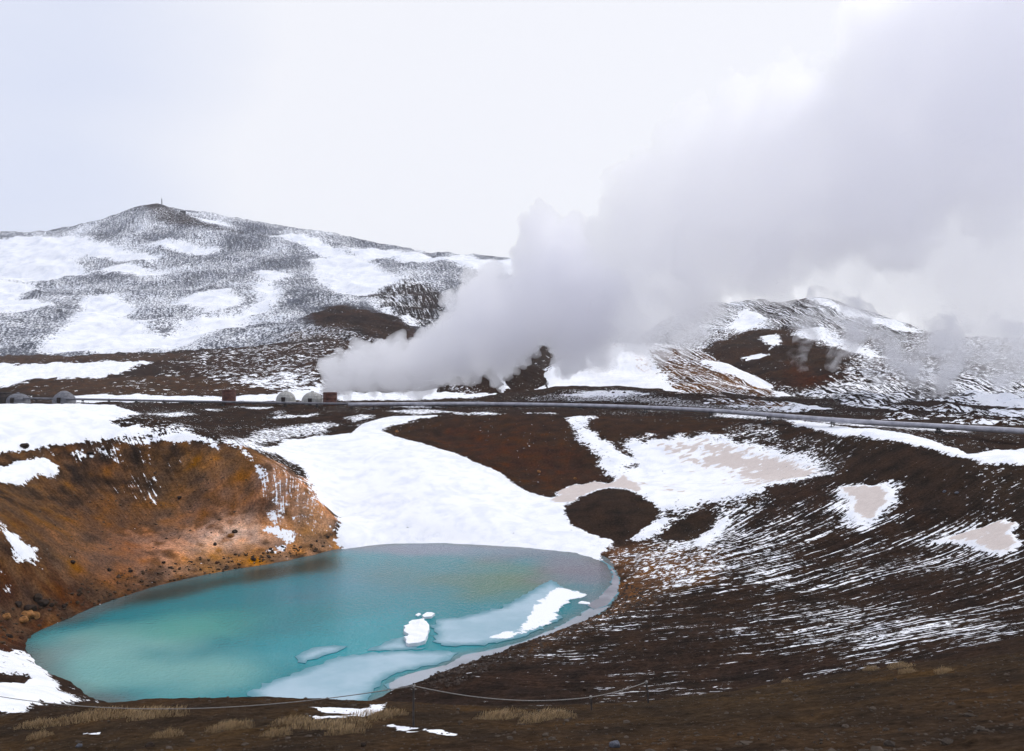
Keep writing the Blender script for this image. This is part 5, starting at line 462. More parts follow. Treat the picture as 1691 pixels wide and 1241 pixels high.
# ---------------------------------------------------------------- ground
def rows(segs):
    r = [segs[0][0]]
    for y0, y1, rel, ab in segs:
        y = r[-1]
        while y < y1:
            y += max(rel * y, ab); r.append(y)
    return np.array(r)
STREAK_FIT = tps_fit(STREAKS, .02)
def ground_pq(x, y):
    q = tps_eval(STREAK_FIT, x, np.clip(y, 20, 260))
    w = smooth(-16, -30, x) * smooth(47, 60, y); cx_, cy_ = -19., 84.                    # rills of the left bank run down to the lake
    qa = np.arctan2(x - cx_, y - cy_ + 1e-6) * 5.; ra = np.hypot(x - cx_, y - cy_)
    return (x + .3 * y) * (1 - w) + ra * 1.6 * w, (q + .05 * fbm(x, y, 12, 2, 55)) * (1 - w) + (qa + .03 * fbm(x, y, 6, 2, 56)) * w
def ground_soil(x, y):
    w = smooth(38, 50, y)[:, None]
    return np.array(SOILS['fore']) * (1 - w) + np.array(SOILS['dark']) * w
def ground_base(x, y):
    return np.where(y < 47, -1.25, -.62 + .25 * fbm(x, y, 25, 2, 81))
ys = rows([(-30, 8, 0, .8), (8, 26, 0, .13), (26, 46, .0065, 0), (46, 200, .0046, 0), (200, 330, .0065, 0), (330, 720, .011, 0), (720, 2600, .05, 0)])
ground_mat = terrain_material('snowy_volcanic_ground', far=.3)
tag(fan_grid('ground', np.linspace(-.95, .95, 800), ys, ground_height, ground_mat, COVER['ground'], ground_base, ground_soil, ground_pq, lambda x, y: smooth(220, 330, y), 45.), kind='structure')

# ---------------------------------------------------------------- hills and mountains
HILL_SET = {'mountain_summit': (520, 420, -.04, 'grey', (.28, 4, .04, .09), (86, -250), dict(speck=.5, amp=2.0, stk=(.045, .36), rub=.16, bumpd=1.6, soft=.3, bigw=.3)),
            'rocky_knoll': (180, 180, -.5, 'dark', (0,), (1, -3), dict(speck=.8, stk=(.03, .3), rub=.3, bumpd=.5, soft=.15)),
            'striped_ridge': (360, 280, .2, 'brown', (0,), (23, -65), dict(speck=.6, stk=(.018, 1.1), rub=.3, bumpd=.5, soft=.08, bigw=.1)),
            'mountain_slope': (460, 360, -.1, 'brown', (0,), (20, -80), dict(speck=.6, stk=(.016, .95), rub=.25, bumpd=.8, soft=.08, bigw=.15))}
for name, (nc, nr, bc, bs, _, dr, mk) in HILL_SET.items():
    hd = HILLS[name]; fit = tps_fit(hd['pts']); t0, t1, y0, y1 = hd['box']
    L_ = math.hypot(*dr); dx, dy = dr[0] / L_, dr[1] / L_
    def pq(x, y, dx=dx, dy=dy, sd=hd['seed']):
        w = hd['scale'] * .1 * fbm(x, y, hd['scale'] * 1.6, 3, sd + 7)
        return x * dx + y * dy, -x * dy + y * dx + w
    mat = terrain_material(name + '_cover', **mk)
    o = fan_grid(name, np.linspace(t0, t1, nc), np.exp(np.linspace(math.log(y0), math.log(y1), nr)), lambda x, y: hill_height(fit, hd['amp'], hd['scale'], hd['seed'], x, y) + sink_edges(x, y, hd['box'], hd.get('foot')),
                 mat, COVER.get(name, []), bc, SOILS[bs], pq, 1.)
    tag(o, kind='structure')

# ---------------------------------------------------------------- lake
def cdt_sheet(outline, step, jitter=0., z=0., thick=0., sub=0):
    """Triangulated plate inside an outline; a rim goes down by thick."""
    P = [Vector(p) for p in outline]
    B = []
    for a, b_ in zip(P, P[1:] + P[:1]):
        n = max(1, int((b_ - a).length / step))
        for i in range(n):
            q = a.lerp(b_, i / n); k = jitter
            B.append(Vector((q.x + k * mnoise.noise(Vector((q.x * 1.3, q.y * 1.3, 3))), q.y + k * mnoise.noise(Vector((q.x * 1.3, q.y * 1.3, 9))))))
    nb = len(B); xs = [p.x for p in B]; ys_ = [p.y for p in B]
    gx, gy = np.meshgrid(np.arange(min(xs), max(xs), step), np.arange(min(ys_), max(ys_), step)); gx = gx.ravel(); gy = gy.ravel()
    sd = poly_sdf([(p.x, p.y) for p in B], gx, gy); k = sd > step * .5
    pts = B + [Vector((float(a), float(b2))) for a, b2 in zip(gx[k], gy[k])]
    r = mgeo.delaunay_2d_cdt(pts, [(i, (i + 1) % nb) for i in range(nb)], [list(range(nb))], 1, 1e-5)
    vs, fs = r[0], r[2]
    co = [(v.x, v.y, z) for v in vs]; faces = [list(f) for f in fs]
    if thick:
        edges = {}
        for f in faces:
            for i in range(len(f)):
                e = (f[i], f[(i + 1) % len(f)]); edges[e] = 1
        n0 = len(co); low = {}
        def lw(i):
            if i not in low: low[i] = len(co); co.append((co[i][0], co[i][1], z - thick))
            return low[i]
        for (i, j) in list(edges):
            if (j, i) not in edges: faces.append([j, i, lw(i), lw(j)])
    return co, faces
def mesh_py(name, co, faces, mat, smooth_=False):
    me = bpy.data.meshes.new(name); me.from_pydata(co, [], faces); me.update(); me.materials.append(mat)
    if smooth_: me.polygons.foreach_set('use_smooth', [True] * len(me.polygons))
    return me
cx = sum(p[0] for p in LAKE) / len(LAKE); cy = sum(p[1] for p in LAKE) / len(LAKE)
big = [(cx + (x - cx) * 1.12, cy + (y - cy) * 1.12) for x, y in LAKE]
b = NB('lake_water'); p = b.pos(); wc = b.attr('tint', 'Color')
rip = b.noise(p, 2.2, 3, .55, .4)
wob = b.noise(p, .12, 3)
colw = b.mix(b.ss(wob, .35, .65), wc, b.mix(.12, wc, C4(.02, .25, .32)))
rip2 = b.noise(p, 6., 2)
bs = b.bsdf(colw, .07, b.bump(b.math('ADD', rip, b.math('MULTIPLY', rip2, .5)), .9, .08), spec=.2)
bs.inputs['IOR'].default_value = 1.33
water_mat = b.m
co, fs = cdt_sheet(big, 1.0)
me = mesh_py('lake', co, fs, water_mat, True)
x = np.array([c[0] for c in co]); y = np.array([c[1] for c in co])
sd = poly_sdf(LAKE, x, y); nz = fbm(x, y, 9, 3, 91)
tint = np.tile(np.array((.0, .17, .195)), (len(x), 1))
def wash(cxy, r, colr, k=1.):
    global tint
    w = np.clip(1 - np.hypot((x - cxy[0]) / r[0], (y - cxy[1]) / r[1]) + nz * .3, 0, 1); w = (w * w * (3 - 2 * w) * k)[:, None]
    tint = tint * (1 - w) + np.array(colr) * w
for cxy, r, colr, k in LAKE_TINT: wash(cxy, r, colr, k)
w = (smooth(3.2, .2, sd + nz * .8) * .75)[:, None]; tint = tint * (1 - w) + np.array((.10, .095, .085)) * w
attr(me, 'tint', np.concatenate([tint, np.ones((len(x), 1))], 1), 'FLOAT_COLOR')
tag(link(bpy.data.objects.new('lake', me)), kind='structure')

# ---------------------------------------------------------------- ice on the lake
def ice_material(name, ca, cb, snow_cut, rough=.35):
    b = NB(name); p = b.pos(); c = b.attr('cover')
    n = b.noise(p, .7, 5, .65)
    base = b.mix(b.ss(b.noise(p, .18, 4, .6), .35, .65), ca, cb)
    sn = b.ss(b.math('MULTIPLY_ADD', b.math('SUBTRACT', n, .5), 2.4, c), -.03, .12)
    ed = b.ss(b.math('MULTIPLY_ADD', b.math('SUBTRACT', n, .5), 1.6, b.attr('rim')), -.1, 1.3)
    base = b.mix(ed, C4(.06, .22, .27), base)
    col = b.mix(sn, base, C4(.87, .88, .90))
    b.bsdf(col, b.mix(sn, rough, .6, 'FLOAT'), b.bump(b.math('ADD', b.math('MULTIPLY', sn, .6), b.math('MULTIPLY', n, .3)), .5, .06), spec=.3)
    return b.m
ice_thin = ice_material('thin_lake_ice', C4(.25, .40, .47), C4(.36, .49, .56), 0)
ice_snow = ice_material('snowy_lake_ice', C4(.6, .72, .76), C4(.72, .8, .84), 0)
ice_grey = ice_material('grey_margin_ice', C4(.17, .17, .19), C4(.27, .27, .30), 0, .25)
ice_shelf = ice_material('slushy_shelf_ice', C4(.24, .26, .29), C4(.33, .36, .40), 0, .3)
FL = {'sheet_far': ('ice_sheet', 'pale blue ice sheet with a snowy edge off the right shore', ice_thin, .05, -1., .6),
      'sheet_near': ('ice_sheet', 'largest smooth pale blue ice sheet against the near shore', ice_thin, .035, -1., .6),
      'sheet_tongue': ('ice_sheet', 'small tongue shaped ice sheet left of the largest sheet in open water', ice_thin, .045, -1., .4),
      'sheet_wedge': ('ice_sheet', 'thin wedge of pale ice just left of the snowy floe', ice_thin, .03, -1., .4),
      'floe_snowy': ('ice_floe', 'thick snow covered white floe in the middle of the lake', ice_snow, .22, .9, .4),
      'floe_small': ('ice_floe', 'small white floe just above the thick snowy floe', ice_snow, .12, .9, .2),
      'floe_tiny': ('ice_floe', 'tiny white ice fragment up left of the thick snowy floe', ice_snow, .08, .9, .15),
      'floe_strip': ('ice_floe', 'narrow white ice strip near the right shore', ice_snow, .06, .6, .2),
      'shore_shelf': ('ice_sheet', 'grey slushy ice shelf along the near right bank', ice_shelf, .02, -.75, .5),
      'margin_ice': ('ice_sheet', 'dull grey band of rotten ice along the right shore', ice_grey, .034, -.55, .5)}
for key, (nm, lab, mat, h, cv, jit) in FL.items():
    co, fs = cdt_sheet(FLOES[key], .35 if key != 'floe_tiny' else .15, jit, h, h + .15)
    if key in ('floe_snowy', 'floe_small'):
        co = [(a, b_, c + (.16 * mnoise.noise(Vector((a * 1.1, b_ * 1.1, 0))) + .1 if c > 0 else 0)) for a, b_, c in co]
    me = mesh_py(nm, co, fs, mat)
    x = np.array([c[0] for c in co]); y = np.array([c[1] for c in co]); c = np.full(len(x), cv)
    if key == 'sheet_far':
        for pl, v in SHEET_SNOW: c += (v - c) * smooth(-1.2, 1.2, poly_sdf(pl, x, y))
    attr(me, 'cover', c); attr(me, 'rim', poly_sdf(FLOES[key], x, y) * (1. if 'sheet' in key else 9.))
    tag(link(bpy.data.objects.new(nm, me)), lab, 'ice sheet' if 'sheet' in nm else 'ice floe')

# ---------------------------------------------------------------- plain materials
def simple(name, ca, cb, scale=2., rough=.7, metallic=0., bump=.3, bd=.02, spec=.4):
    b = NB(name); p = b.n('TexCoord').outputs['Object']
    n = b.noise(p, scale, 5, .65)
    b.bsdf(b.mix(b.ss(n, .3, .7), C4(*ca), C4(*cb)), rough, b.bump(n, bump, bd), metallic, spec)
    return b.m
M_clad = simple('aluminium_cladding', (.30, .295, .33), (.50, .49, .53), .6, .5, .35)
M_dark_pipe = simple('weathered_grey_pipe', (.13, .13, .14), (.23, .22, .24), .8, .55, .3)
M_steel = simple('dark_steel', (.03, .03, .032), (.07, .065, .06), 3, .6, .3)
M_conc = simple('pale_concrete', (.30, .29, .27), (.46, .45, .42), 1.6, .85)
M_greydome = simple('grey_dome_skin', (.10, .10, .11), (.19, .19, .21), 1.6, .7)
M_rust = simple('rusted_plate', (.045, .017, .012), (.12, .04, .024), 1.3, .8)
M_darkplate = simple('dark_plate', (.018, .014, .013), (.045, .03, .025), 1.3, .8)
M_wood = simple('weathered_post', (.035, .03, .028), (.08, .068, .06), 6, .85)
M_rope = simple('grey_rope', (.20, .19, .18), (.36, .34, .31), 30, .9)
M_bark = simple('dark_twig', (.03, .024, .02), (.06, .048, .04), 8, .9)

def tube(bm, pts, rad, seg=8, caps=True):
    pts = [Vector(p) for p in pts]; ringv = []
    for i, p in enumerate(pts):
        d = (pts[min(i + 1, len(pts) - 1)] - pts[max(i - 1, 0)]).normalized()
        a = d.cross(Vector((0, 0, 1)));  a = a.normalized() if a.length > 1e-3 else Vector((1, 0, 0)); c = a.cross(d).normalized()
        r = rad[i] if isinstance(rad, (list, tuple)) else rad
        ringv.append([bm.verts.new(p + (a * math.cos(t) + c * math.sin(t)) * r) for t in (2 * math.pi * k / seg for k in range(seg))])
    for A, B_ in zip(ringv, ringv[1:]):
        for k in range(seg): bm.faces.new((A[k], A[(k + 1) % seg], B_[(k + 1) % seg], B_[k]))
    if caps: bm.faces.new(ringv[0][::-1]); bm.faces.new(ringv[-1])

def box(bm, cx, cy, cz, sx, sy, sz, bevel=.0):
    r = bmesh.ops.create_cube(bm, size=1, matrix=Matrix.Translation((cx, cy, cz)) @ Matrix.Diagonal((sx, sy, sz, 1)))
    if bevel: bmesh.ops.bevel(bm, geom=list({e for v in r['verts'] for e in v.link_edges}), offset=bevel, segments=1, affect='EDGES')

def lathe(bm, prof, seg=24, loc=(0, 0, 0)):
    rings_ = []
    for r, z in prof:
        rings_.append([bm.verts.new((loc[0] + max(r, 1e-3) * math.cos(2 * math.pi * k / seg), loc[1] + max(r, 1e-3) * math.sin(2 * math.pi * k / seg), loc[2] + z)) for k in range(seg)])
    for A, B_ in zip(rings_, rings_[1:]):
        for k in range(seg): bm.faces.new((A[k], A[(k + 1) % seg], B_[(k + 1) % seg], B_[k]))

def gz(x, y): return float(ground_height(np.array([float(x)]), np.array([float(y)]))[0])

# ---------------------------------------------------------------- pipeline
def catmull(P, step=3.):
    P = [Vector(p) for p in P]; outp = []
    for i in range(len(P) - 1):
        a, b_, c, d = P[max(i - 1, 0)], P[i], P[i + 1], P[min(i + 2, len(P) - 1)]
        n = max(2, int((c - b_).length / step))
        for k in range(n):
            t = k / n; outp.append(.5 * ((2 * b_) + (c - a) * t + (2 * a - 5 * b_ + 4 * c - d) * t * t + (3 * b_ - a - 3 * c + d) * t ** 3))
    return outp + [P[-1]]
def pipeline(path, rad, mat, label, support_step, off):
    path = catmull(path); base = path[len(path) // 2].copy(); root = empty('steam_pipeline', (base.x, base.y, gz(base.x, base.y)))
    inv = Matrix.Translation(-root.location)
    bm = bmesh.new(); tube(bm, [inv @ p for p in path], rad, 14); mesh_obj('pipe', bm, mat, root, True)
    acc = off; k = 0
    for a, b_ in zip(path, path[1:]):
        acc += (b_ - a).length
        if acc > support_step:
            acc = 0; k += 1; c = inv @ a; g = gz(a.x, a.y) - .15; zb = g - root.location.z
            bm = bmesh.new(); d = (b_ - a).normalized(); s = Vector((-d.y, d.x, 0))
            for sg in (-1, 1):
                q = c + s * sg * rad * .8; tube(bm, [(q.x, q.y, zb), (q.x, q.y, c.z - rad * .5)], .09, 6)
            ang = math.atan2(s.y, s.x)
            r = bmesh.ops.create_cube(bm, size=1, matrix=Matrix.Translation((c.x, c.y, c.z - rad - .09)) @ Matrix.Rotation(ang, 4, 'Z') @ Matrix.Diagonal((rad * 2.4, .3, .18, 1)))
            r = bmesh.ops.create_cube(bm, size=1, matrix=Matrix.Translation((c.x, c.y, zb + .15)) @ Matrix.Rotation(ang, 4, 'Z') @ Matrix.Diagonal((rad * 2.8, .7, .5, 1)))
            mesh_obj('support', bm, M_steel, root)
            if k % 2 == 0:
                bm = bmesh.new(); tube(bm, [c - d * .12, c + d * .12], rad * 1.14, 14); mesh_obj('flange', bm, mat, root)
    tag(root, label, 'pipeline'); return root
pipeline(PIPE_MAIN, .46, M_clad, 'thick silver steam pipeline curving across the plateau to the right edge', 16., 9.)
pipeline(PIPE_THIN, .30, M_dark_pipe, 'thin dark pipe running past the domes at left', 8., 4.)

# ---------------------------------------------------------------- well domes and silencers
def dome(loc, r, h, mat, label, lid=False, rz=0.):
    root = empty('well_dome', loc, rz); seg, rg = 14, 5; wall = h * .22
    bm = bmesh.new()
    for j in range(rg):                                        # shell panels with recessed joints
        a0, a1 = math.pi / 2 * j / rg, math.pi / 2 * (j + 1) / rg
        for k in range(seg):
            t0, t1 = 2 * math.pi * k / seg, 2 * math.pi * (k + 1) / seg; e = .012; ea = .012
            c = [(math.cos(a) * r * math.cos(t), math.cos(a) * r * math.sin(t), wall + math.sin(a) * (h - wall)) for a, t in ((a0 + ea, t0 + e), (a0 + ea, t1 - e), (a1 - ea * (j < rg - 1), t1 - e), (a1 - ea * (j < rg - 1), t0 + e))]
            vs = [bm.verts.new(p) for p in c]; f = bm.faces.new(vs)
    bmesh.ops.remove_doubles(bm, verts=bm.verts, dist=.001)
    bmesh.ops.solidify(bm, geom=bm.faces[:], thickness=-.05)
    mesh_obj('shell', bm, mat, root)
    bm = bmesh.new(); lathe(bm, [(r * math.cos(math.pi / 2 * j / 10) * .985, wall + math.sin(math.pi / 2 * j / 10) * (h - wall) * .985) for j in range(11)], 28); mesh_obj('liner', bm, mat, root, True)
    bm = bmesh.new(); lathe(bm, [(r * 1.02, -.8), (r * 1.02, wall), (r * .9, wall + .02)], 28); mesh_obj('base_ring', bm, mat, root, True)
    bm = bmesh.new(); box(bm, 0, -r * .99, wall * .6 + .35, 1.0, .34, 1.9, .03); d = mesh_obj('door', bm, M_darkplate, root)
    bm = bmesh.new(); lathe(bm, [(r * .16, h - .12), (r * .16, h + .18), (.05, h + .3)] if not lid else [(r * .62, h * .80), (r * .60, h * .9), (r * .2, h + .35), (.05, h + .4)], 14); mesh_obj('vent_cap', bm, M_greydome if lid else mat, root)
    tag(root, label, 'dome'); return root
def silencer(loc, r, h, mat, label):
    root = empty('steam_silencer', loc)
    bm = bmesh.new(); lathe(bm, [(r * .98, -.8), (r, h), (r * .9, h), (r * .88, h * .4), (.01, h * .4)], 26); mesh_obj('drum', bm, mat, root, True)
    for z in (.18, .55, .93):
        bm = bmesh.new(); lathe(bm, [(r * 1.0, z * h - .08), (r * 1.05, z * h - .06), (r * 1.05, z * h + .06), (r * 1.0, z * h + .08)], 26); mesh_obj('hoop', bm, mat, root)
    bm = bmesh.new(); tube(bm, [(r * .9, -.3, .6), (r * 1.7, -.5, .6), (r * 2.0, -.5, .3)], .22, 8); mesh_obj('inlet_pipe', bm, M_steel, root)
    tag(root, label, 'silencer'); return root
for (x, y, r, h, m, lab, lid) in DOMES:
    dome((x, y, gz(x, y)), r, h, {'conc': M_conc, 'grey': M_greydome}[m], lab, lid)
for (x, y, r, h, m, lab) in DRUMS:
    silencer((x, y, gz(x, y)), r, h, {'rust': M_rust, 'dark': M_darkplate}[m], lab)

# ---------------------------------------------------------------- mast and hut on the summit
fitS = tps_fit(HILLS['mountain_summit']['pts']); hs_ = HILLS['mountain_summit']
def mz(x, y): return float(hill_height(fitS, hs_['amp'], hs_['scale'], hs_['seed'], np.array([x]), np.array([y]))[0])
x, y = MAST; root = empty('radio_mast', (x, y, mz(x, y) - .5))
bm = bmesh.new()
for a in range(3):
    t = 2 * math.pi * a / 3; tube(bm, [(1.1 * math.cos(t), 1.1 * math.sin(t), -2), (.35 * math.cos(t), .35 * math.sin(t), 14)], .3, 5)
for k in range(12):
    f = k / 12; rr = 1.1 - .75 * f; z = 14 * f
    for a in range(3):
        t0, t1 = 2 * math.pi * a / 3, 2 * math.pi * (a + 1) / 3
        tube(bm, [(rr * math.cos(t0), rr * math.sin(t0), z), ((rr - .06) * math.cos(t1), (rr - .06) * math.sin(t1), z + 1.15)], .08, 4)
mesh_obj('lattice', bm, M_dark_pipe, root)
bm = bmesh.new(); tube(bm, [(0, 0, 13.8), (0, 0, 18)], .12, 5); mesh_obj('whip_aerial', bm, M_dark_pipe, root)
bm = bmesh.new(); box(bm, .5, -.3, 9, 1.4, 1., .8, .1); mesh_obj('antenna_box', bm, M_dark_pipe, root)
tag(root, 'lattice radio mast standing on the mountain summit', 'mast')
x, y = HUT; root = empty('summit_hut', (x, y, mz(x, y)), .2)
bm = bmesh.new(); box(bm, 0, 0, 1.0, 9, 5, 5.0); mesh_obj('wall', bm, M_darkplate, root)
bm = bmesh.new(); box(bm, 0, 0, 3.65, 9.8, 5.8, .3); mesh_obj('roof', bm, M_greydome, root)
bm = bmesh.new(); tube(bm, [(3.6, 0, 3.8), (3.6, 0, 6.4)], .1, 5); mesh_obj('aerial', bm, M_dark_pipe, root)
tag(root, 'small flat roofed hut below the mast on the summit ridge', 'hut')

# ---------------------------------------------------------------- rope fence
def post(x, y, h, lean, label, nm='fence_post', rad=.026):
    z = gz(x, y); root = empty(nm, (x, y, z))
    bm = bmesh.new(); tube(bm, [(0, 0, -.4), (lean * .5, 0, h * .5), (lean, 0, h)], [rad, rad * .95, rad * .9], 8); mesh_obj('stake', bm, M_wood, root)
    bm = bmesh.new(); tube(bm, [(lean * .92 - .02, -.03, h * .93), (lean * .92 + .02, .03, h * .95)], rad * 1.7, 8); mesh_obj('rope_loop', bm, M_rope, root)
    tag(root, label, 'post', 'stakes of the rope fence'); return Vector((x + lean * .92, y, z + h * .94))
tops = []
for (x, y, h, lean, lab) in POSTS: tops.append(post(x, y, h, lean, lab))
def rope(a, b_, sag, label, r=.012, n=28):
    bm = bmesh.new(); pts = []
    for i in range(n + 1):
        t = i / n; p = a.lerp(b_, t); p.z -= sag * 4 * t * (1 - t); p.z = max(p.z, gz(p.x, p.y) + .03); pts.append(p)
    tube(bm, pts, r, 6); tag(mesh_obj('fence_rope', bm, M_rope, None, True), label, 'rope', 'ropes of the fence')
for i, j, sag, lab in ROPES: rope(tops[i], tops[j], sag, lab)

# ---------------------------------------------------------------- bare shrub
x, y = SHRUB; root = empty('bare_shrub', (x, y, gz(x, y)))
bm = bmesh.new(); rs = random.Random(3)
def branch(p, d, l, r, lv):
    q = p + d * l; tube(bm, [p, (p + q) / 2 + Vector((rs.uniform(-.1, .1), rs.uniform(-.1, .1), 0)) * l, q], [r, r * .8, r * .55], 5, False)
    if lv:
        for k in range(3):
            e = (d + Vector((rs.uniform(-.8, .8), rs.uniform(-.8, .8), rs.uniform(-.1, .6)))).normalized(); branch(q if k else (p + q) / 2, e, l * .68, r * .55, lv - 1)
for k in range(6): branch(Vector((0, 0, -.1)), Vector((rs.uniform(-.8, .8), rs.uniform(-.8, .8), 1)).normalized(), 1.3, .09, 3)
mesh_obj('branches', bm, M_bark, root); tag(root, 'bare dark shrub at the foot of the snowy ridge', 'shrub')

# ---------------------------------------------------------------- rocks
def rock_mesh(seed, sub=3):
    bm = bmesh.new(); bmesh.ops.create_icosphere(bm, subdivisions=sub, radius=1.); o = Vector((seed * 3.7, seed * 1.9, seed))
    for k in range(7):
        r_ = random.Random(seed * 31 + k); d = Vector((r_.uniform(-1, 1), r_.uniform(-1, 1), r_.uniform(-.6, 1))).normalized(); lim = r_.uniform(.55, .85)
        for v in bm.verts:
            e = v.co.dot(d) - lim
            if e > 0: v.co -= d * e * .9
    for v in bm.verts: v.co *= 1 + .22 * mnoise.noise(v.co * 1.3 + o) + .08 * mnoise.noise(v.co * 3.7 + o)
    me = bpy.data.meshes.new('rock'); bm.to_mesh(me); bm.free(); return me
def rock_material(name, col, snowy=0.):
    b = NB(name); p = b.n('TexCoord').outputs['Object']; n = b.noise(p, 2.5, 6, .7)
    c = b.mix(b.ss(n, .3, .7), C4(*[v * .55 for v in col]), C4(*[min(1, v * 1.5) for v in col]))
    b.bsdf(c, .9, b.bump(b.noise(p, 6., 5, .7), .7, .06), spec=.2); return b.m
RM = {k: rock_material('rock_' + k, SOILS[k]) for k in ('dark', 'ochre', 'redbrown', 'grey')}
rock_var = {(k, s): None for k in RM for s in range(4)}
for i, (x, y, size, colr, lab, grp) in enumerate(ROCKS):
    key = (colr, i % 4)
    if rock_var[key] is None:
        me = rock_mesh(i % 4 + 1); me.materials.append(RM[colr]); rock_var[key] = me
    o = link(bpy.data.objects.new('boulder', rock_var[key])); s = size * .5; rr = random.Random(i)
    o.scale = (s * rr.uniform(.9, 1.25), s * rr.uniform(.8, 1.1), s * rr.uniform(.65, .9)); o.rotation_euler = (0, 0, rr.uniform(0, 6.28)); o.location = (x, y, gz(x, y) + s * .3)
    tag(o, lab, 'rock', grp)

def scatter_stones(name, pts, sizes, mat, label):
    base = bmesh.new(); bmesh.ops.create_icosphere(base, subdivisions=1, radius=1.); bv = np.array([v.co[:] for v in base.verts]); bf = np.array([[v.index for v in f.verts] for f in base.faces]); base.free()
    n = len(pts); nv = len(bv); V = np.repeat(bv[None], n, 0); V *= 1 + rng.uniform(-.28, .28, (n, nv, 1))
    V *= np.stack([rng.uniform(.8, 1.3, n), rng.uniform(.8, 1.2, n), rng.uniform(.5, .8, n)], -1)[:, None]
    a = rng.uniform(0, 6.28, n); ca, sa = np.cos(a)[:, None], np.sin(a)[:, None]
    V = np.stack([V[..., 0] * ca - V[..., 1] * sa, V[..., 0] * sa + V[..., 1] * ca, V[..., 2]], -1) * sizes[:, None, None] + pts[:, None]
    f = (bf[None] + (np.arange(n) * nv)[:, None, None]).reshape(-1, 3)
    me = np_mesh(name, V.reshape(-1, 3), f, mat, False)
    tag(link(bpy.data.objects.new(name, me)), label, 'stones', kind='stuff')
n = 7000; yy = 11 + 32 * rng.random(n) ** 1.5; xx = rng.uniform(-.75, .75, n) * (yy + 6); zz = ground_height(xx, yy)
scatter_stones('gravel', np.stack([xx, yy, zz + .004], -1), rng.uniform(.010, .034, n) * (1 + 1.8 * (rng.random(n) > .94)), rock_material('gravel_stone', (.062, .046, .034)), 'loose dark gravel scattered over the foreground slope')
def on_poly(poly, n):
    P = np.array(poly); k = []
    while len(k) < n:
        a = rng.uniform(P.min(0), P.max(0), (n, 2)); a = a[poly_sdf(poly, a[:, 0], a[:, 1]) > 0]; k += a.tolist()
    return np.array(k[:n])
for poly, n, lo, hi, colr, nm, lab in STONES:
    q = on_poly(poly, n); zz = ground_height(q[:, 0], q[:, 1]); ok = zz > -.05; q = q[ok]; zz = zz[ok]
    scatter_stones(nm, np.stack([q[:, 0], q[:, 1], zz + .02], -1), lo + (hi - lo) * rng.random(len(q)) ** 3, rock_material(nm + '_stone', colr), lab)

# ---------------------------------------------------------------- dry grass
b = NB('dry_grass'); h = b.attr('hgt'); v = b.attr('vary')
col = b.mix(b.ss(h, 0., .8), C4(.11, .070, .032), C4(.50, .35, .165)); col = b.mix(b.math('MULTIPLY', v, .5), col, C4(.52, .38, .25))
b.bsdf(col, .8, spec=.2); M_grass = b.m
def tuft_mesh(seed, n=900):
    r = np.random.default_rng(seed); a = r.uniform(0, 6.28, n); rad = np.sqrt(r.random(n)); x0 = rad * np.cos(a); y0 = rad * np.sin(a) * .75
    ln = r.uniform(.08, .27, n) * (1.2 - .75 * rad) * (.7 + .5 * np.array([mnoise.noise(Vector((a_ * 2.3, b_ * 2.3, seed))) for a_, b_ in zip(x0, y0)]) + .3); lean = r.uniform(0, 6.28, n); wind = np.array((.35, -.15)); k = r.uniform(.3, 1.1, n)
    dx = (np.cos(lean) * .7 + wind[0]) * k; dy = (np.sin(lean) * .7 + wind[1]) * k
    w = r.uniform(.003, .008, n); V = []; Fc = []; H = []; vr = []
    for i in range(n):
        s = len(V); px, py = -math.sin(lean[i]) * w[i], math.cos(lean[i]) * w[i]
        for t, ww in ((0, 1), (.55, .8), (1, .1)):
            cx_, cy_, cz_ = x0[i] + dx[i] * ln[i] * t * t, y0[i] + dy[i] * ln[i] * t * t, ln[i] * (t - .25 * t * t) - .02
            V += [(cx_ - px * ww, cy_ - py * ww, cz_), (cx_ + px * ww, cy_ + py * ww, cz_)]; H += [t, t]; vr += [r.random()] * 2
        Fc += [(s, s + 1, s + 3, s + 2), (s + 2, s + 3, s + 5, s + 4)]
    me = mesh_py('dry_grass_tuft', V, Fc, M_grass); attr(me, 'hgt', np.array(H)); attr(me, 'vary', np.array(vr)); return me
tv = [tuft_mesh(s) for s in range(5)]
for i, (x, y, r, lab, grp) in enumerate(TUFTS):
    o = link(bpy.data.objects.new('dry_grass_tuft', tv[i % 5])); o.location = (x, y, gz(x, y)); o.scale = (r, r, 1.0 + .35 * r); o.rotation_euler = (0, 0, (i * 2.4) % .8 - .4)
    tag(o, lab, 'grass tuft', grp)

# ---------------------------------------------------------------- steam
def perlin3(P, seed):
    I = np.floor(P); Fr = P - I; I = I.astype(np.int64); U = Fr * Fr * Fr * (Fr * (Fr * 6 - 15) + 10); r = 0.
    for dx in (0, 1):
        for dy in (0, 1):
            for dz in (0, 1):
                h = _hash(I[:, 0] + dx, I[:, 1] + dy, seed); h = _hash(h, I[:, 2] + dz, seed + 13)
                a = (h & 0xFFFF) * (2 * math.pi / 65536.); zc = ((h >> 16) & 0xFFFF) * (2 / 65535.) - 1; rc = np.sqrt(np.maximum(0, 1 - zc * zc))
                g = rc * np.cos(a) * (Fr[:, 0] - dx) + rc * np.sin(a) * (Fr[:, 1] - dy) + zc * (Fr[:, 2] - dz)
                r = r + g * np.where(dx, U[:, 0], 1 - U[:, 0]) * np.where(dy, U[:, 1], 1 - U[:, 1]) * np.where(dz, U[:, 2], 1 - U[:, 2])
    return r * 1.4
def ball(sub):
    bm = bmesh.new(); bmesh.ops.create_icosphere(bm, subdivisions=sub, radius=1.); r = (np.array([v.co[:] for v in bm.verts]), np.array([[v.index for v in f.verts] for f in bm.faces])); bm.free(); return r
BALL = {k: ball(k) for k in (2, 3)}
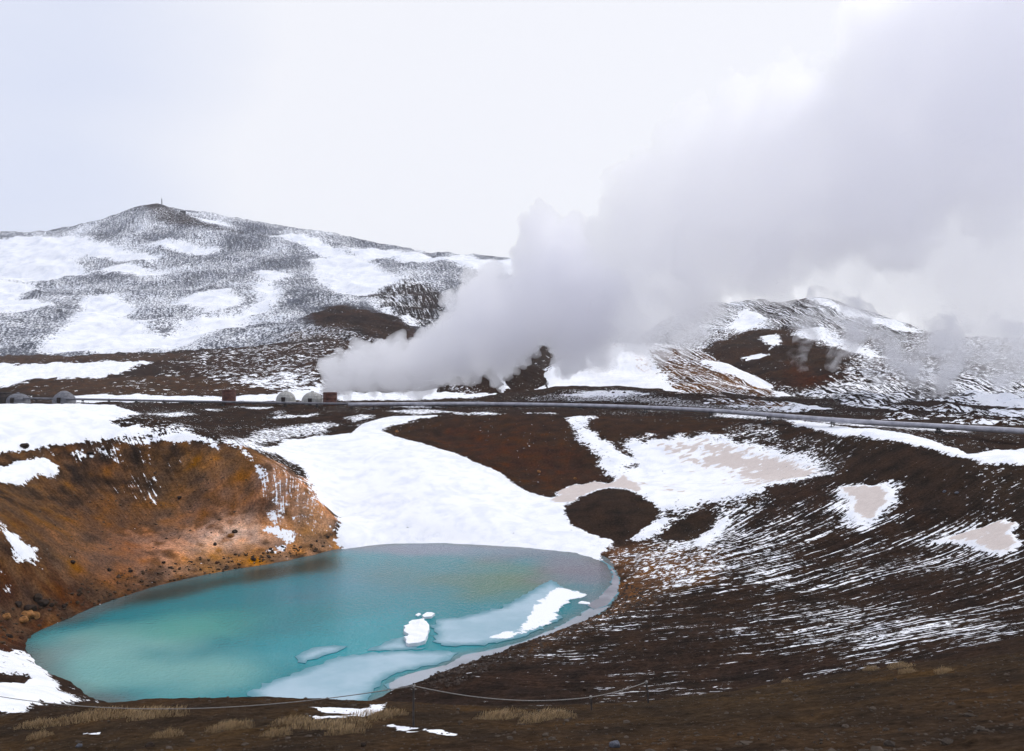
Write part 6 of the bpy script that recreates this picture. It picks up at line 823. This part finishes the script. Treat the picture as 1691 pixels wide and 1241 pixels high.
def steam(name, blobs, dens, vox, label, patch=None, amp=.7, puffs=9, col=(.9940, .9922, 1.0)):
    rs = random.Random(len(blobs))
    more = []
    for x, y, z, r in blobs:                                   # cauliflower: smaller puffs budding all over each puff
        for k in range(puffs):
            dv = Vector((rs.gauss(0, 1), rs.gauss(0, 1), rs.gauss(.25, 1))).normalized(); rr = r * rs.uniform(.3, .55)
            more.append((x + dv.x * r, y + dv.y * r, z + dv.z * r, rr))
    V, Fc, nv = [], [], 0
    for x, y, z, r in blobs + more:
        bv, bf = BALL[3 if r > 4 else 2]; V.append(bv * r + np.array((x, y + rs.uniform(-.3, .3) * r, z))); Fc.append(bf + nv); nv += len(bv)
    me = np_mesh(name, np.concatenate(V), np.concatenate(Fc), M_conc); o = link(bpy.data.objects.new(name, me))
    md = o.modifiers.new('r', 'REMESH'); md.mode = 'VOXEL'; md.voxel_size = vox
    m2 = bpy.data.meshes.new_from_object(o.evaluated_get(bpy.context.evaluated_depsgraph_get())); o.modifiers.clear(); o.data = m2; bpy.data.meshes.remove(me); m2.name = name
    n = len(m2.vertices); co = np.empty(n * 3, np.float32); no = np.empty(n * 3, np.float32); m2.vertices.foreach_get('co', co); m2.vertices.foreach_get('normal', no)
    co = co.reshape(-1, 3); no = no.reshape(-1, 3)
    C = np.array([b_[:3] for b_ in blobs]); Rr = np.array([b_[3] for b_ in blobs])
    near = np.empty(n)
    for i in range(0, n, 20000): near[i:i + 20000] = Rr[np.argmin(((co[i:i + 20000, None] - C) ** 2).sum(-1) / Rr ** 2, 1)]
    near = np.clip(near, np.median(Rr) * .35, np.median(Rr) * 1.3)
    R = float(np.median(Rr))
    d = sum(k * np.abs(perlin3(co.astype(float) / (R * q_), 5)) for k, q_ in ((.75, .75), (.55, .36), (.24, .17), (.10, .08))) - .38
    co += no * (d * near * amp)[:, None].astype(np.float32); m2.vertices.foreach_set('co', co.ravel()); m2.update()
    md = o.modifiers.new('r', 'REMESH'); md.mode = 'VOXEL'; md.voxel_size = vox * .85          # a clean closed skin again
    m3 = bpy.data.meshes.new_from_object(o.evaluated_get(bpy.context.evaluated_depsgraph_get())); o.modifiers.clear(); o.data = m3; bpy.data.meshes.remove(m2); m3.name = name; m2 = m3
    b = NB(name + '_vapour'); pv = b.n('VolumePrincipled'); pv.inputs['Color'].default_value = C4(*col); pv.inputs['Anisotropy'].default_value = .75
    if patch:
        sc_, lo, hi = patch; p = b.n('TexCoord').outputs['Object']
        b.put(b.ss(b.noise(p, sc_, 4, .6, .4), lo, hi, 0., dens), pv.inputs['Density'])
    else: pv.inputs['Density'].default_value = dens
    b.t.links.new(pv.outputs[0], b.out.inputs['Volume']); m2.materials.clear(); m2.materials.append(b.m)
    tag(o, label, 'steam', kind='stuff'); return o
steam('steam_jet', STEAM['jet'], .27, .5, 'dense white steam billowing from the rusty silencer')
steam('steam_plume', STEAM['plume'], .09, .8, 'huge grey white steam plume drifting up to the right')
steam('steam_bank', STEAM['bank'], .032, 1.1, 'bright bank of steam under the big plume at right')
steam('steam_wisps', STEAM['wisp_low'], .5, .7, 'thin ragged wisps of steam over the right hand slopes', (.14, .46, .70), puffs=5, amp=1.)

# ---------------------------------------------------------------- thin moist air
def haze_box(dens):
    bm = bmesh.new(); box(bm, 0, 1010, 145, 5200, 2100, 320); b = NB('moist_air'); pv = b.n('VolumePrincipled')
    pv.inputs['Color'].default_value = C4(.90, .93, 1.0); pv.inputs['Density'].default_value = dens; b.t.links.new(pv.outputs[0], b.out.inputs['Volume'])
    tag(mesh_obj('haze', bm, b.m), 'thin pale moist air over the whole valley', 'haze', kind='stuff')
if HAZE: haze_box(HAZE)
